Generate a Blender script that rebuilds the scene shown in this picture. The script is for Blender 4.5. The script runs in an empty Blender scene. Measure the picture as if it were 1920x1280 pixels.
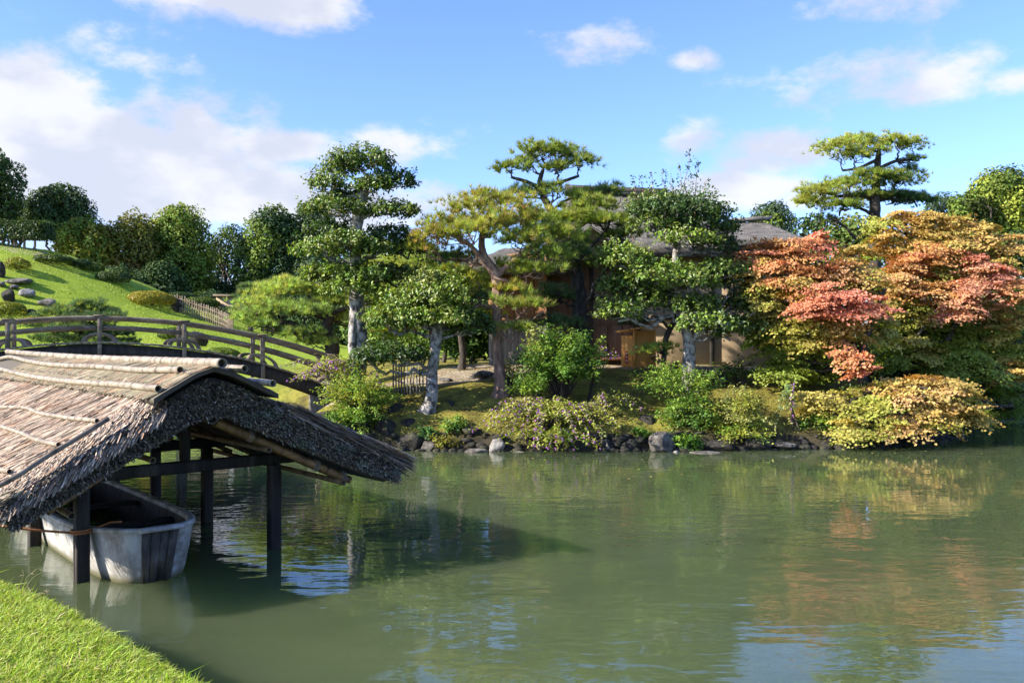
import bpy, bmesh, math, random
import numpy as np
R = math.radians
rng = np.random.default_rng(7)
random.seed(7)
S = bpy.context.scene
COL = S.collection

# ------------------------------------------------------------------ camera
EYE = 2.5
FPX = 1600.0
cam = bpy.data.cameras.new('camera')
cam.lens = 30.0
cam.sensor_width = 36.0
cam.clip_start = 0.05
cam.clip_end = 3000
co = bpy.data.objects.new('camera', cam)
COL.objects.link(co)
co.location = (0, 0, EYE)
co.rotation_euler = (R(90), 0, 0)
S.camera = co

# ------------------------------------------------------------------ sun and sky
SUN_EL, SUN_BACK = 29.5, 19.0
sv = np.array([-math.cos(R(SUN_BACK)) * math.cos(R(SUN_EL)), -math.sin(R(SUN_BACK)) * math.cos(R(SUN_EL)), math.sin(R(SUN_EL))])
sl = bpy.data.lights.new('sun', 'SUN')
sl.energy = 5.0
sl.angle = R(0.53)
sl.color = (1.0, 0.93, 0.82)
so = bpy.data.objects.new('sun', sl)
COL.objects.link(so)
from mathutils import Vector
so.rotation_euler = Vector(sv).to_track_quat('Z', 'Y').to_euler()
so.location = (-30, -10, 40)
S.view_settings.view_transform = 'Standard'
S.view_settings.look = 'None'
S.view_settings.exposure = 1.38
S.view_settings.gamma = 1.0
S.view_settings.use_curve_mapping = False
S.cycles.max_bounces = 8
S.cycles.transparent_max_bounces = 8

SKY_STRENGTH = 0.135


def build_world():
    w = bpy.data.worlds.new('World')
    S.world = w
    w.use_nodes = True
    nt = w.node_tree
    N, L = nt.nodes, nt.links
    for n in list(N):
        N.remove(n)
    out = N.new('ShaderNodeOutputWorld')
    bg = N.new('ShaderNodeBackground')
    bg.inputs[1].default_value = SKY_STRENGTH
    L.new(bg.outputs[0], out.inputs[0])
    sky = N.new('ShaderNodeTexSky')
    sky.sky_type = 'NISHITA'
    sky.sun_disc = False
    sky.sun_elevation = R(SUN_EL)
    sky.sun_rotation = R(270 - SUN_BACK)
    sky.air_density = 1.0
    sky.dust_density = 0.6
    sky.ozone_density = 2.0
    tint = N.new('ShaderNodeMix'); tint.data_type = 'RGBA'; tint.blend_type = 'MULTIPLY'
    tint.inputs[0].default_value = 1.0
    L.new(sky.outputs[0], tint.inputs[6])
    tint.inputs[7].default_value = SKY_TINT
    tc = N.new('ShaderNodeTexCoord')
    sep = N.new('ShaderNodeSeparateXYZ')
    L.new(tc.outputs['Generated'], sep.inputs[0])

    def M(op, a, b=None, clamp=False):
        n = N.new('ShaderNodeMath'); n.operation = op; n.use_clamp = clamp
        for i, v in enumerate((a, b)):
            if v is None:
                continue
            if isinstance(v, (int, float)):
                n.inputs[i].default_value = v
            else:
                L.new(v, n.inputs[i])
        return n.outputs[0]
    az = M('ARCTAN2', sep.outputs[0], sep.outputs[1])
    el = M('ARCSINE', sep.outputs[2])

    def noise(scale, detail, rough, off=(0, 0, 0), sc=(1, 1, 1)):
        mp = N.new('ShaderNodeMapping')
        mp.inputs[1].default_value = off
        mp.inputs[3].default_value = sc
        L.new(tc.outputs['Generated'], mp.inputs[0])
        n = N.new('ShaderNodeTexNoise')
        n.inputs['Scale'].default_value = scale
        n.inputs['Detail'].default_value = detail
        n.inputs['Roughness'].default_value = rough
        L.new(mp.outputs[0], n.inputs[0])
        return n.outputs[0]
    nz = noise(11, 9, .62, (0, 0, 0), (1, 1, 1.9))
    nb = noise(3.0, 3, .5, (3.1, 0.4, 0), (1, 1, 2.6))
    tot = None
    for (px, py, wx, wy, amp) in CLOUDS:
        a0 = math.atan((px - 960) / FPX)
        e0 = math.atan((640 - py) / FPX * math.cos(a0))
        dx = M('MULTIPLY', M('SUBTRACT', az, a0), FPX / wx)
        dy = M('MULTIPLY', M('SUBTRACT', el, e0), FPX / wy)
        r2 = M('ADD', M('MULTIPLY', dx, dx), M('MULTIPLY', dy, dy))
        g = M('MULTIPLY', M('EXPONENT', M('MULTIPLY', r2, -1.0)), amp)
        tot = g if tot is None else M('MAXIMUM', tot, g)
    # loose cloud everywhere outside the frame as well
    gen = M('MULTIPLY', M('SUBTRACT', nb, 0.52), 2.2, True)
    behind = M('MULTIPLY', M('SUBTRACT', M('ABSOLUTE', az), 0.58), 3.0, True)
    tot = M('MAXIMUM', tot, M('MULTIPLY', gen, behind))
    dens = M('ADD', tot, M('MULTIPLY', M('SUBTRACT', nz, 0.5), 1.5))
    cr = N.new('ShaderNodeMapRange'); cr.interpolation_type = 'SMOOTHSTEP'
    cr.inputs[1].default_value = 0.24; cr.inputs[2].default_value = 0.68
    L.new(dens, cr.inputs[0])
    gate = M('MULTIPLY', tot, 5.0, True)
    mask = M('MULTIPLY', M('MULTIPLY', cr.outputs[0], gate), 0.93)
    shade = N.new('ShaderNodeMapRange'); shade.interpolation_type = 'SMOOTHSTEP'
    shade.inputs[1].default_value = 0.40; shade.inputs[2].default_value = 0.56
    nz2 = noise(6.5, 5, .5, (0.035, 0.0, -0.04), (1, 1, 1.9))
    L.new(nz2, shade.inputs[0])
    cc = N.new('ShaderNodeMix'); cc.data_type = 'RGBA'
    L.new(shade.outputs[0], cc.inputs[0])
    k = 1.0 / SKY_STRENGTH
    cc.inputs[6].default_value = (0.285 * k, 0.30 * k, 0.345 * k, 1)
    cc.inputs[7].default_value = (0.385 * k, 0.385 * k, 0.385 * k, 1)
    mix = N.new('ShaderNodeMix'); mix.data_type = 'RGBA'
    L.new(mask, mix.inputs[0])
    L.new(tint.outputs[2], mix.inputs[6])
    L.new(cc.outputs[2], mix.inputs[7])
    L.new(mix.outputs[2], bg.inputs[0])


SKY_TINT = (0.58, 0.675, 0.99, 1)
CLOUDS = [  # where each cloud stands in the sky: bearing and height given as picture offsets, width, height, density
    (70, 190, 130, 75, 1.15), (20, 270, 230, 120, 1.25), (190, 285, 190, 90, 1.2), (280, 330, 300, 110, 1.05), (350, 265, 95, 60, .95), (330, 350, 260, 70, 1.0),
    (520, 280, 130, 40, .85), (500, 345, 150, 60, .95), (620, 390, 220, 60, .85), (470, 5, 260, 42, .85), (225, 95, 105, 45, .62),
    (1130, 72, 125, 46, .50), (1305, 112, 65, 25, .38), (1620, 150, 210, 55, .62), (1500, 175, 100, 38, .55), (1280, 268, 90, 42, .66),
    (1440, 295, 130, 50, .72), (1390, 360, 130, 45, .95), (1500, 375, 140, 35, .7), (780, 275, 160, 40, .45), (850, 385, 60, 25, .55),
    (1660, 5, 150, 40, .5), (1920, 150, 60, 30, .6), (1000, 400, 700, 30, .33),
]
build_world()

# ------------------------------------------------------------------ helpers


def P(px, py, d):
    """A point seen at picture position px, py that stands d metres away."""
    return np.array([(px - 960) / FPX * d, d, EYE - (py - 640) / FPX * d])


def nrm(a):
    return a / np.maximum(np.linalg.norm(a, axis=-1, keepdims=True), 1e-9)


def mk_mesh(name, V, Fs, cols=None, smooth=False):
    V = np.asarray(V, np.float32).reshape(-1, 3)
    if not isinstance(Fs, list):
        Fs = [Fs]
    Fs = [np.asarray(f, np.int32) for f in Fs if len(f)]
    me = bpy.data.meshes.new(name)
    me.vertices.add(len(V))
    me.vertices.foreach_set('co', V.ravel())
    tot = np.concatenate([np.full(len(f), f.shape[1], np.int32) for f in Fs])
    loops = np.concatenate([f.ravel() for f in Fs])
    me.loops.add(len(loops))
    me.loops.foreach_set('vertex_index', loops)
    me.polygons.add(len(tot))
    st = np.concatenate([[0], np.cumsum(tot)[:-1]]).astype(np.int32)
    me.polygons.foreach_set('loop_start', st)
    if smooth:
        me.polygons.foreach_set('use_smooth', np.ones(len(tot), bool))
    me.update(calc_edges=True)
    if cols is not None:
        cols = np.asarray(cols, np.float32)
        if cols.shape[1] == 3:
            cols = np.concatenate([cols, np.ones((len(cols), 1), np.float32)], 1)
        at = me.color_attributes.new('col', 'FLOAT_COLOR', 'POINT')
        at.data.foreach_set('color', cols.ravel())
    return me


def link(name, me, mat=None, parent=None, loc=None):
    o = bpy.data.objects.new(name, me)
    if me is not None and mat is not None and len(me.materials) == 0:
        me.materials.append(mat)
    COL.objects.link(o)
    if parent is not None:
        o.parent = parent
    if loc is not None:
        o.location = loc
    return o


def tag(o, label=None, cat=None, group=None, kind=None):
    if label: o['label'] = label
    if cat: o['category'] = cat
    if group: o['group'] = group
    if kind: o['kind'] = kind
    return o


def thing(name, label, cat, loc=(0, 0, 0), group=None):
    o = bpy.data.objects.new(name, None)
    o.empty_display_size = .2
    COL.objects.link(o)
    o.location = [float(v) for v in loc]
    return tag(o, label, cat, group)


class B:
    """Collects shapes into one mesh; world coordinates, stored relative to an origin."""

    def __init__(s):
        s.V, s.F3, s.F4, s.C, s.n = [], [], [], [], 0

    def add(s, V, F, c=None):
        V = np.asarray(V, float).reshape(-1, 3)
        F = np.asarray(F, int)
        (s.F3 if F.shape[1] == 3 else s.F4).append(F + s.n)
        s.V.append(V)
        if c is not None:
            c = np.asarray(c, float)
            s.C.append(np.tile(c, (len(V), 1)) if c.ndim == 1 else c)
        s.n += len(V)

    def build(s, name, mat, parent=None, smooth=False, origin=None):
        V = np.concatenate(s.V)
        if origin is None and parent is not None:
            origin = np.array(parent.matrix_basis.translation) if parent.parent is None else np.array(parent.parent.location) + np.array(parent.location)
        if origin is not None:
            V = V - np.asarray(origin)
        Fs = []
        if s.F3: Fs.append(np.concatenate(s.F3))
        if s.F4: Fs.append(np.concatenate(s.F4))
        me = mk_mesh(name, V, Fs, np.concatenate(s.C) if s.C else None, smooth)
        o = link(name, me, mat, parent)
        if parent is None and origin is not None:
            o.location = [float(v) for v in origin]
        return o


BOXF = np.array([[0, 3, 2, 1], [4, 5, 6, 7], [0, 1, 5, 4], [1, 2, 6, 5], [2, 3, 7, 6], [3, 0, 4, 7]])


def box(c, size, ax=None, ay=None, az=None):
    """box centred at c with half axes along given directions"""
    ax = np.array([1, 0, 0]) if ax is None else np.asarray(ax, float)
    ay = np.array([0, 1, 0]) if ay is None else np.asarray(ay, float)
    az = np.array([0, 0, 1]) if az is None else np.asarray(az, float)
    h = np.array(size) / 2
    pts = []
    for z in (-1, 1):
        for (x, y) in ((-1, -1), (1, -1), (1, 1), (-1, 1)):
            pts.append(np.asarray(c) + ax * x * h[0] + ay * y * h[1] + az * z * h[2])
    return np.array(pts), BOXF


def bbox(c, size, ax=None, ay=None, az=None, bev=.012):
    """box with chamfered edges"""
    ax = np.array([1., 0, 0]) if ax is None else np.asarray(ax, float)
    ay = np.array([0, 1., 0]) if ay is None else np.asarray(ay, float)
    az = np.array([0, 0, 1.]) if az is None else np.asarray(az, float)
    bm = bmesh.new()
    bmesh.ops.create_cube(bm, size=1)
    for v in bm.verts:
        v.co = (v.co.x * size[0], v.co.y * size[1], v.co.z * size[2])
    bmesh.ops.bevel(bm, geom=list(bm.edges), offset=min(bev, min(size) * .3), segments=1, affect='EDGES')
    bm.verts.ensure_lookup_table()
    V = np.array([v.co[:] for v in bm.verts])
    F3 = [[v.index for v in f.verts] for f in bm.faces if len(f.verts) == 3]
    F4 = [[v.index for v in f.verts] for f in bm.faces if len(f.verts) == 4]
    bm.free()
    M3 = np.stack([ax, ay, az])
    return V @ M3 + np.asarray(c), np.array(F3), np.array(F4)


def add_bbox(b, *a, **k):
    V, F3, F4 = bbox(*a, **k)
    n = b.n
    b.add(V, F4)
    b.F3.append(F3 + n)


def beam(b, p, q, w, h, up=(0, 0, 1), bev=.012):
    p, q = np.asarray(p, float), np.asarray(q, float)
    a = nrm(q - p)
    side = nrm(np.cross(a, np.asarray(up, float)))
    u = np.cross(side, a)
    add_bbox(b, (p + q) / 2, (np.linalg.norm(q - p), w, h), a, side, u, bev=bev)


def tube(path, rad, sides=8, cap=True, jitter=0.0, hollow=0.0):
    path = np.asarray(path, float)
    n = len(path)
    rad = np.broadcast_to(np.asarray(rad, float), (n,))
    t = nrm(np.gradient(path, axis=0))
    ref = np.array([0, 0, 1.]) if abs(t[0][2]) < .9 else np.array([1., 0, 0])
    s = nrm(np.cross(t[0], ref))
    rings = []
    ang = np.linspace(0, 2 * np.pi, sides, endpoint=False)
    for i in range(n):
        s = nrm(s - t[i] * np.dot(s, t[i]))
        u = np.cross(t[i], s)
        r = rad[i] * (1 + (rng.normal(0, jitter, sides) if jitter else 0))
        rings.append(path[i] + (np.cos(ang) * r)[:, None] * s + (np.sin(ang) * r)[:, None] * u)
    V = np.concatenate(rings)
    i = np.arange(n - 1)[:, None] * sides
    j = np.arange(sides)[None, :]
    k = (j + 1) % sides
    F = np.stack([i + j, i + k, i + sides + k, i + sides + j], -1).reshape(-1, 4)
    if cap:
        V = np.concatenate([V, path[:1], path[-1:]])
        c0, c1 = n * sides, n * sides + 1
        jj = np.arange(sides); kk = (jj + 1) % sides
        # triangle caps written as degenerate-free quads are not needed: keep as triangles
        T = np.concatenate([np.stack([np.full(sides, c0), kk, jj], -1), np.stack([np.full(sides, c1), (n - 1) * sides + jj, (n - 1) * sides + kk], -1)])
        return V, F, T
    return V, F, np.zeros((0, 3), int)


def add_tube(b, path, rad, sides=8, cap=True, jitter=0.0, c=None):
    V, F, T = tube(path, rad, sides, cap, jitter)
    n = b.n
    b.add(V, F, c)
    if len(T):
        b.F3.append(T + n)


def spline(pts, n):
    """Catmull-Rom through pts (k, dim) -> n samples"""
    pts = np.asarray(pts, float)
    k = len(pts)
    if k == 2:
        return pts[0] + (pts[1] - pts[0]) * np.linspace(0, 1, n)[:, None]
    e = np.concatenate([[2 * pts[0] - pts[1]], pts, [2 * pts[-1] - pts[-2]]])
    out = []
    for u in np.linspace(0, k - 1 - 1e-6, n):
        i = int(u); f = u - i
        a, bq, c, d = e[i], e[i + 1], e[i + 2], e[i + 3]
        out.append(.5 * (2 * bq + (c - a) * f + (2 * a - 5 * bq + 4 * c - d) * f * f + (3 * bq - a - 3 * c + d) * f ** 3))
    return np.array(out)


# ------------------------------------------------------------------ materials
class NT:
    def __init__(s, name):
        s.m = bpy.data.materials.new(name)
        s.m.use_nodes = True
        s.t = s.m.node_tree
        s.N, s.L = s.t.nodes, s.t.links
        s.p = s.N['Principled BSDF']
        s.out = s.N['Material Output']
        s.tc = s.N.new('ShaderNodeTexCoord')

    def set(s, **k):
        for a, v in k.items():
            s.p.inputs[a.replace('_', ' ')].default_value = v

    def noise(s, scale, detail=4, rough=.55, sc=(1, 1, 1), coord='Object', dist=0):
        mp = s.N.new('ShaderNodeMapping')
        mp.inputs[3].default_value = sc
        s.L.new(s.tc.outputs[coord], mp.inputs[0])
        n = s.N.new('ShaderNodeTexNoise')
        n.inputs['Scale'].default_value = scale
        n.inputs['Detail'].default_value = detail
        n.inputs['Roughness'].default_value = rough
        n.inputs['Distortion'].default_value = dist
        s.L.new(mp.outputs[0], n.inputs[0])
        return n.outputs[0]

    def ramp(s, fac, stops):
        r = s.N.new('ShaderNodeValToRGB')
        e = r.color_ramp.elements
        while len(e) > 1:
            e.remove(e[-1])
        e[0].position = stops[0][0]; e[0].color = (*stops[0][1], 1)
        for p, c in stops[1:]:
            q = e.new(p); q.color = (*c, 1)
        s.L.new(fac, r.inputs[0])
        return r.outputs[0]

    def rng(s, fac, a, b, c=0., d=1.):
        r = s.N.new('ShaderNodeMapRange')
        for i, v in enumerate((a, b, c, d)):
            r.inputs[i + 1].default_value = v
        s.L.new(fac, r.inputs[0])
        return r.outputs[0]

    def mix(s, fac, a, b, mode='MIX'):
        m = s.N.new('ShaderNodeMix'); m.data_type = 'RGBA'; m.blend_type = mode
        for i, v in ((0, fac), (6, a), (7, b)):
            if isinstance(v, (int, float)):
                m.inputs[i].default_value = v
            elif isinstance(v, tuple):
                m.inputs[i].default_value = (*v, 1) if len(v) == 3 else v
            else:
                s.L.new(v, m.inputs[i])
        return m.outputs[2]

    def attr(s, name='col'):
        a = s.N.new('ShaderNodeAttribute'); a.attribute_name = name
        return a

    def color(s, c):
        s.L.new(c, s.p.inputs['Base Color'])

    def bump(s, h, strength=.4, dist=.02):
        b = s.N.new('ShaderNodeBump')
        b.inputs['Strength'].default_value = strength
        b.inputs['Distance'].default_value = dist
        s.L.new(h, b.inputs['Height'])
        s.L.new(b.outputs[0], s.p.inputs['Normal'])
        return b


def leaf_mat(name, rough=.5, trans=.25, spec=.4):
    n = NT(name)
    a = n.attr()
    n.color(a.outputs['Color'])
    n.set(Roughness=rough, Specular_IOR_Level=spec)
    tr = n.N.new('ShaderNodeBsdfTranslucent')
    tcol = n.mix(1.0, a.outputs['Color'], (1.25, 1.2, .55), 'MULTIPLY')
    n.L.new(tcol, tr.inputs[0])
    mx = n.N.new('ShaderNodeMixShader')
    mx.inputs[0].default_value = trans
    n.L.new(n.p.outputs[0], mx.inputs[1])
    n.L.new(tr.outputs[0], mx.inputs[2])
    n.L.new(mx.outputs[0], n.out.inputs[0])
    return n.m


def noise_mat(name, stops, scale=6, sc=(1, 1, 1), rough=.85, bump=.5, bdist=.02, detail=6, fine=None, spec=.3):
    n = NT(name)
    f = n.noise(scale, detail, .6, sc)
    c = n.ramp(f, stops)
    if fine:
        f2 = n.noise(fine[0], 3, .6, fine[1])
        c = n.mix(fine[2], c, n.ramp(f2, [(.3, (.25, .25, .25)), (.7, (1, 1, 1))]), 'MULTIPLY')
        n.bump(f2, bump, bdist)
    else:
        n.bump(f, bump, bdist)
    n.color(c)
    n.set(Roughness=rough, Specular_IOR_Level=spec)
    return n.m


M = {}
M['leaf'] = leaf_mat('glossy_leaf', .38, .36, .42)
M['needle'] = leaf_mat('pine_needle', .55, .35, .25)
M['maple'] = leaf_mat('maple_leaf', .55, .38, .3)
M['shrub'] = leaf_mat('shrub_leaf', .45, .4, .35)
M['forest'] = leaf_mat('forest_leaf', .65, .2, .15)
M['blade'] = leaf_mat('grass_blade', .5, .35, .3)
M['berry'] = leaf_mat('purple_berry', .35, .05, .5)
M['white_bark'] = noise_mat('pale_lichen_bark', [(.32, (.025, .021, .017)), (.44, (.12, .105, .088)), (.53, (.28, .26, .23)), (.72, (.42, .40, .37))], 9, (1, 1, .8), .9, .6, .02)
M['red_bark'] = noise_mat('red_pine_bark', [(.3, (.05, .035, .028)), (.5, (.20, .12, .085)), (.7, (.36, .24, .17))], 9, (1, 1, .35), .9, .8, .03)
M['black_bark'] = noise_mat('black_pine_bark', [(.3, (.012, .010, .009)), (.55, (.05, .042, .036)), (.75, (.14, .125, .11))], 11, (1, 1, .4), .92, .9, .03)
M['dark_bark'] = noise_mat('dark_bark', [(.3, (.02, .016, .012)), (.6, (.075, .06, .047)), (.8, (.16, .14, .12))], 8, (1, 1, .4), .9, .7, .03)
M['grey_wood'] = noise_mat('weathered_grey_wood', [(.3, (.12, .088, .058)), (.55, (.27, .205, .14)), (.75, (.45, .36, .25))], 5, (.5, .5, 1), .85, .5, .01, 6, (26, (.12, 1, 1), .5))
M['dark_wood'] = noise_mat('dark_old_wood', [(.3, (.018, .015, .013)), (.6, (.05, .042, .035)), (.8, (.10, .085, .07))], 7, (1, 1, .3), .8, .5, .01)
M['post_wood'] = noise_mat('dark_post_wood', [(.3, (.016, .013, .011)), (.55, (.04, .032, .026)), (.8, (.12, .10, .08))], 6, (1, 1, .2), .8, .5, .008, 6, (40, (1, 1, .08), .4))
M['rock'] = noise_mat('garden_rock', [(.28, (.022, .019, .016)), (.45, (.075, .067, .057)), (.6, (.16, .145, .125)), (.78, (.27, .25, .22))], 6, (1, 1, 1), .92, .9, .05, 8)
M['dark_rock'] = noise_mat('dark_mossy_rock', [(.28, (.010, .009, .008)), (.48, (.03, .027, .023)), (.62, (.045, .045, .02)), (.8, (.11, .10, .09))], 6, (1, 1, 1), .92, .9, .05, 8)
M['pale_rock'] = noise_mat('pale_rock', [(.3, (.10, .09, .08)), (.5, (.22, .205, .185)), (.75, (.36, .34, .31))], 6, (1, 1, 1), .92, .9, .05, 8)
M['plaster'] = noise_mat('ochre_plaster', [(.3, (.34, .25, .15)), (.7, (.44, .335, .205))], 2.5, (1, 1, 1), .95, .2, .01)
M['cedar'] = noise_mat('red_cedar_boards', [(.3, (.16, .075, .038)), (.6, (.28, .14, .07)), (.8, (.35, .20, .11))], 3, (3, 3, .25), .8, .3, .01)
M['grey_board'] = noise_mat('silvered_boards', [(.3, (.11, .10, .09)), (.6, (.20, .185, .17)), (.8, (.30, .28, .26))], 4, (3, 3, .25), .85, .3, .01)
M['brown_panel'] = noise_mat('brown_panel', [(.3, (.19, .11, .062)), (.7, (.34, .205, .125))], 3, (2, 2, .25), .75, .3, .01)
M['kiosk'] = noise_mat('new_orange_timber', [(.3, (.42, .18, .035)), (.5, (.58, .27, .06)), (.7, (.66, .35, .10))], 5, (3, 3, .3), .6, .2, .006)
M['old_thatch'] = noise_mat('old_grey_thatch', [(.3, (.085, .076, .065)), (.55, (.18, .162, .14)), (.75, (.28, .255, .22))], 5, (.6, .6, 3), .95, 1.0, .05, 8, (34, (1, .2, 1), .5))
M['ridge_tile'] = noise_mat('dark_ridge', [(.3, (.025, .022, .02)), (.7, (.09, .08, .07))], 6, (1, 1, 1), .9, .5, .02)
M['red_paint'] = noise_mat('red_lacquer', [(.3, (.5, .02, .015)), (.7, (.58, .03, .02))], 4, rough=.4, bump=.1)
M['white_paint'] = noise_mat('white_lettering', [(.3, (.7, .7, .68)), (.7, (.78, .78, .75))], 4, rough=.6, bump=.1)
M['rope'] = noise_mat('rope_fibre', [(.3, (.17, .10, .05)), (.7, (.34, .22, .12))], 60, rough=.9, bump=.6)
M['orange_rope'] = noise_mat('orange_rope_fibre', [(.3, (.20, .07, .025)), (.7, (.42, .17, .06))], 60, rough=.85, bump=.6)
M['pale_rope'] = noise_mat('pale_straw_rope', [(.3, (.14, .12, .09)), (.7, (.30, .26, .2))], 60, rough=.9, bump=.6)
M['fence_wood'] = noise_mat('pale_fence_wood', [(.3, (.12, .108, .092)), (.7, (.27, .25, .22))], 8, (1, 1, .3), .9, .4, .01)


def straw_mat():
    n = NT('straw')
    a = n.attr()
    f = n.noise(60, 3, .6, (1, 1, 1))
    n.color(n.mix(.35, a.outputs['Color'], n.ramp(f, [(.3, (.45, .42, .40)), (.7, (1.25, 1.2, 1.15))]), 'MULTIPLY'))
    n.set(Roughness=.75, Specular_IOR_Level=.25)
    return n.m


def bamboo_mat():
    n = NT('dry_bamboo')
    f = n.noise(7, 6, .6, (1, 1, 1))
    f2 = n.noise(30, 4, .65, (.15, .15, 1.0))
    c = n.ramp(f, [(.28, (.10, .078, .055)), (.45, (.235, .19, .135)), (.7, (.34, .29, .22))])
    c = n.mix(.55, c, n.ramp(f2, [(.3, (.45, .4, .36)), (.55, (1, 1, 1))]), 'MULTIPLY')
    a = n.attr()
    n.color(n.mix(1.0, c, a.outputs['Color'], 'MULTIPLY'))
    n.bump(f2, .25, .004)
    n.set(Roughness=.55, Specular_IOR_Level=.35)
    return n.m


def boat_mat():
    n = NT('worn_white_paint')
    f = n.noise(2.2, 8, .62)
    f2 = n.noise(16, 6, .7, (1, 1, 1.2))
    g = n.noise(5, 6, .6, (1, 1, .4))
    paint = n.mix(n.rng(g, .42, .66), (.42, .41, .38), (.20, .19, .175))
    bare = n.ramp(f2, [(.3, (.10, .09, .075)), (.7, (.30, .27, .23))])
    k = n.N.new('ShaderNodeMath'); k.operation = 'ADD'
    n.L.new(n.rng(f, .50, .60), k.inputs[0]); n.L.new(n.rng(f2, .56, .70, 0, .6), k.inputs[1]); k.use_clamp = True
    sx = n.N.new('ShaderNodeSeparateXYZ'); n.L.new(n.tc.outputs['Object'], sx.inputs[0])
    low = n.rng(sx.outputs[2], .10, .02)
    c = n.mix(k.outputs[0], paint, bare)
    c = n.mix(low, c, (.12, .11, .06))
    n.color(c)
    n.bump(f2, .5, .01)
    n.set(Roughness=.7, Specular_IOR_Level=.3)
    return n.m


def bow_mat():
    n = NT('bare_bow_planks')
    f = n.noise(9, 6, .65, (1, 1, .35))
    c = n.ramp(f, [(.30, (.014, .011, .008)), (.5, (.045, .036, .027)), (.68, (.10, .085, .065)), (.82, (.20, .175, .14))])
    n.color(c)
    n.bump(f, .7, .015)
    n.set(Roughness=.85)
    return n.m


def ground_mat():
    n = NT('garden_ground')
    a = n.attr()
    sp = n.N.new('ShaderNodeSeparateColor')
    n.L.new(a.outputs['Color'], sp.inputs[0])
    big = n.noise(.35, 4, .55)
    mid = n.noise(2.2, 5, .6)
    fin = n.noise(26, 3, .7)
    grass = n.ramp(mid, [(.25, (.19, .28, .022)), (.5, (.25, .345, .028)), (.75, (.31, .39, .042))])
    grass = n.mix(n.rng(big, .45, .7, 0, .5), grass, (.33, .36, .05))
    grass = n.mix(.45, grass, n.ramp(fin, [(.3, (.45, .5, .4)), (.7, (1.2, 1.15, 1.1))]), 'MULTIPLY')
    moss = n.ramp(mid, [(.25, (.085, .066, .024)), (.45, (.16, .145, .032)), (.6, (.27, .25, .045)), (.8, (.23, .17, .07))])
    moss = n.mix(.7, moss, n.ramp(fin, [(.3, (.35, .32, .3)), (.7, (1.2, 1.15, 1.1))]), 'MULTIPLY')
    path = n.ramp(mid, [(.3, (.26, .20, .14)), (.55, (.36, .30, .215)), (.8, (.42, .36, .27))])
    path = n.mix(.5, path, n.ramp(fin, [(.35, (.55, .5, .45)), (.65, (1.1, 1.1, 1.1))]), 'MULTIPLY')
    mud = n.ramp(mid, [(.3, (.022, .018, .012)), (.7, (.07, .058, .035))])
    c = n.mix(n.rng(sp.outputs[1], .0, 1.), grass, moss)
    pf = n.N.new('ShaderNodeMath'); pf.operation = 'ADD'
    n.L.new(sp.outputs[0], pf.inputs[0]); n.L.new(n.rng(mid, .3, .7, -.3, .3), pf.inputs[1])
    c = n.mix(n.rng(pf.outputs[0], .35, .65), c, path)
    c = n.mix(sp.outputs[2], c, mud)
    n.color(c)
    n.bump(fin, .7, .05)
    n.set(Roughness=.95, Specular_IOR_Level=.15)
    return n.m


def water_mat():
    n = NT('pond_water')
    big = n.noise(.16, 3, .5, (1, .6, 1))
    cl = n.noise(.5, 4, .55, (1, 2.0, 1))
    c = n.ramp(cl, [(.3, WATER_A), (.7, WATER_B)])
    n.color(c)
    n.set(Roughness=.018, IOR=1.38, Specular_IOR_Level=.95, Subsurface_Weight=.85, Subsurface_Scale=6.0)
    n.p.subsurface_method = 'BURLEY'
    n.p.inputs['Subsurface Radius'].default_value = (.22, .30, .14)
    w1 = n.noise(1.5, 2, .5, (.55, 1.25, 1), dist=.6)
    w2 = n.noise(4.2, 2, .5, (.55, 1.2, 1), dist=.5)
    w3 = n.noise(11, 1, .5, (.7, 1.15, 1))

    def mm(op, x, y):
        q = n.N.new('ShaderNodeMath'); q.operation = op
        for i, v in enumerate((x, y)):
            if isinstance(v, (int, float)): q.inputs[i].default_value = v
            else: n.L.new(v, q.inputs[i])
        return q.outputs[0]
    h = mm('ADD', mm('MULTIPLY', w1, 1.0), mm('ADD', mm('MULTIPLY', w2, .36), mm('MULTIPLY', w3, .085)))
    h = mm('MULTIPLY', h, n.rng(big, .36, .62, .30, 1.0))
    b = n.bump(h, 1.0, WATER_BUMP)
    return n.m


WATER_A = (.056, .076, .033)
WATER_B = (.070, .092, .040)
WATER_BUMP = .013
M['straw'] = straw_mat()
M['bamboo'] = bamboo_mat()
M['boat'] = boat_mat()
M['bow'] = bow_mat()
M['ground'] = ground_mat()
M['water'] = water_mat()

# ------------------------------------------------------------------ terrain
LAND = np.array([(-60, 14), (-24, 16.5), (-17.5, 18.6), (-16, 21), (-15.2, 25), (-14, 28.6), (-10, 29.6), (-7.2, 28.2), (-6.2, 25.6), (-5.9, 23), (-5.6, 21.2),
                 (-5.0, 20.2), (-4.2, 19.75), (-2.5, 19.6), (0, 19.45), (2.5, 19.5), (4.2, 19.6), (6.2, 19.8), (8.4, 20.1), (10.4, 21.0), (11.8, 22.8),
                 (12.8, 25.6), (13.6, 29), (14.4, 33.5), (17, 35.5), (22, 36.5), (60, 37), (1500, 40), (1500, 1500), (-1500, 1500), (-1500, 14)], float)
BANK = np.array([(-1500, 9.6), (-60, 9.6), (-9, 8.2), (-6, 7.7), (-4.25, 7.08), (-3.0, 6.12), (-1.78, 4.98), (-.9, 4.0), (0.4, 2.4), (2.5, 0.5), (5, -3), (9, -8), (30, -12), (1500, -12), (1500, -1500), (-1500, -1500)], float)


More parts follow.
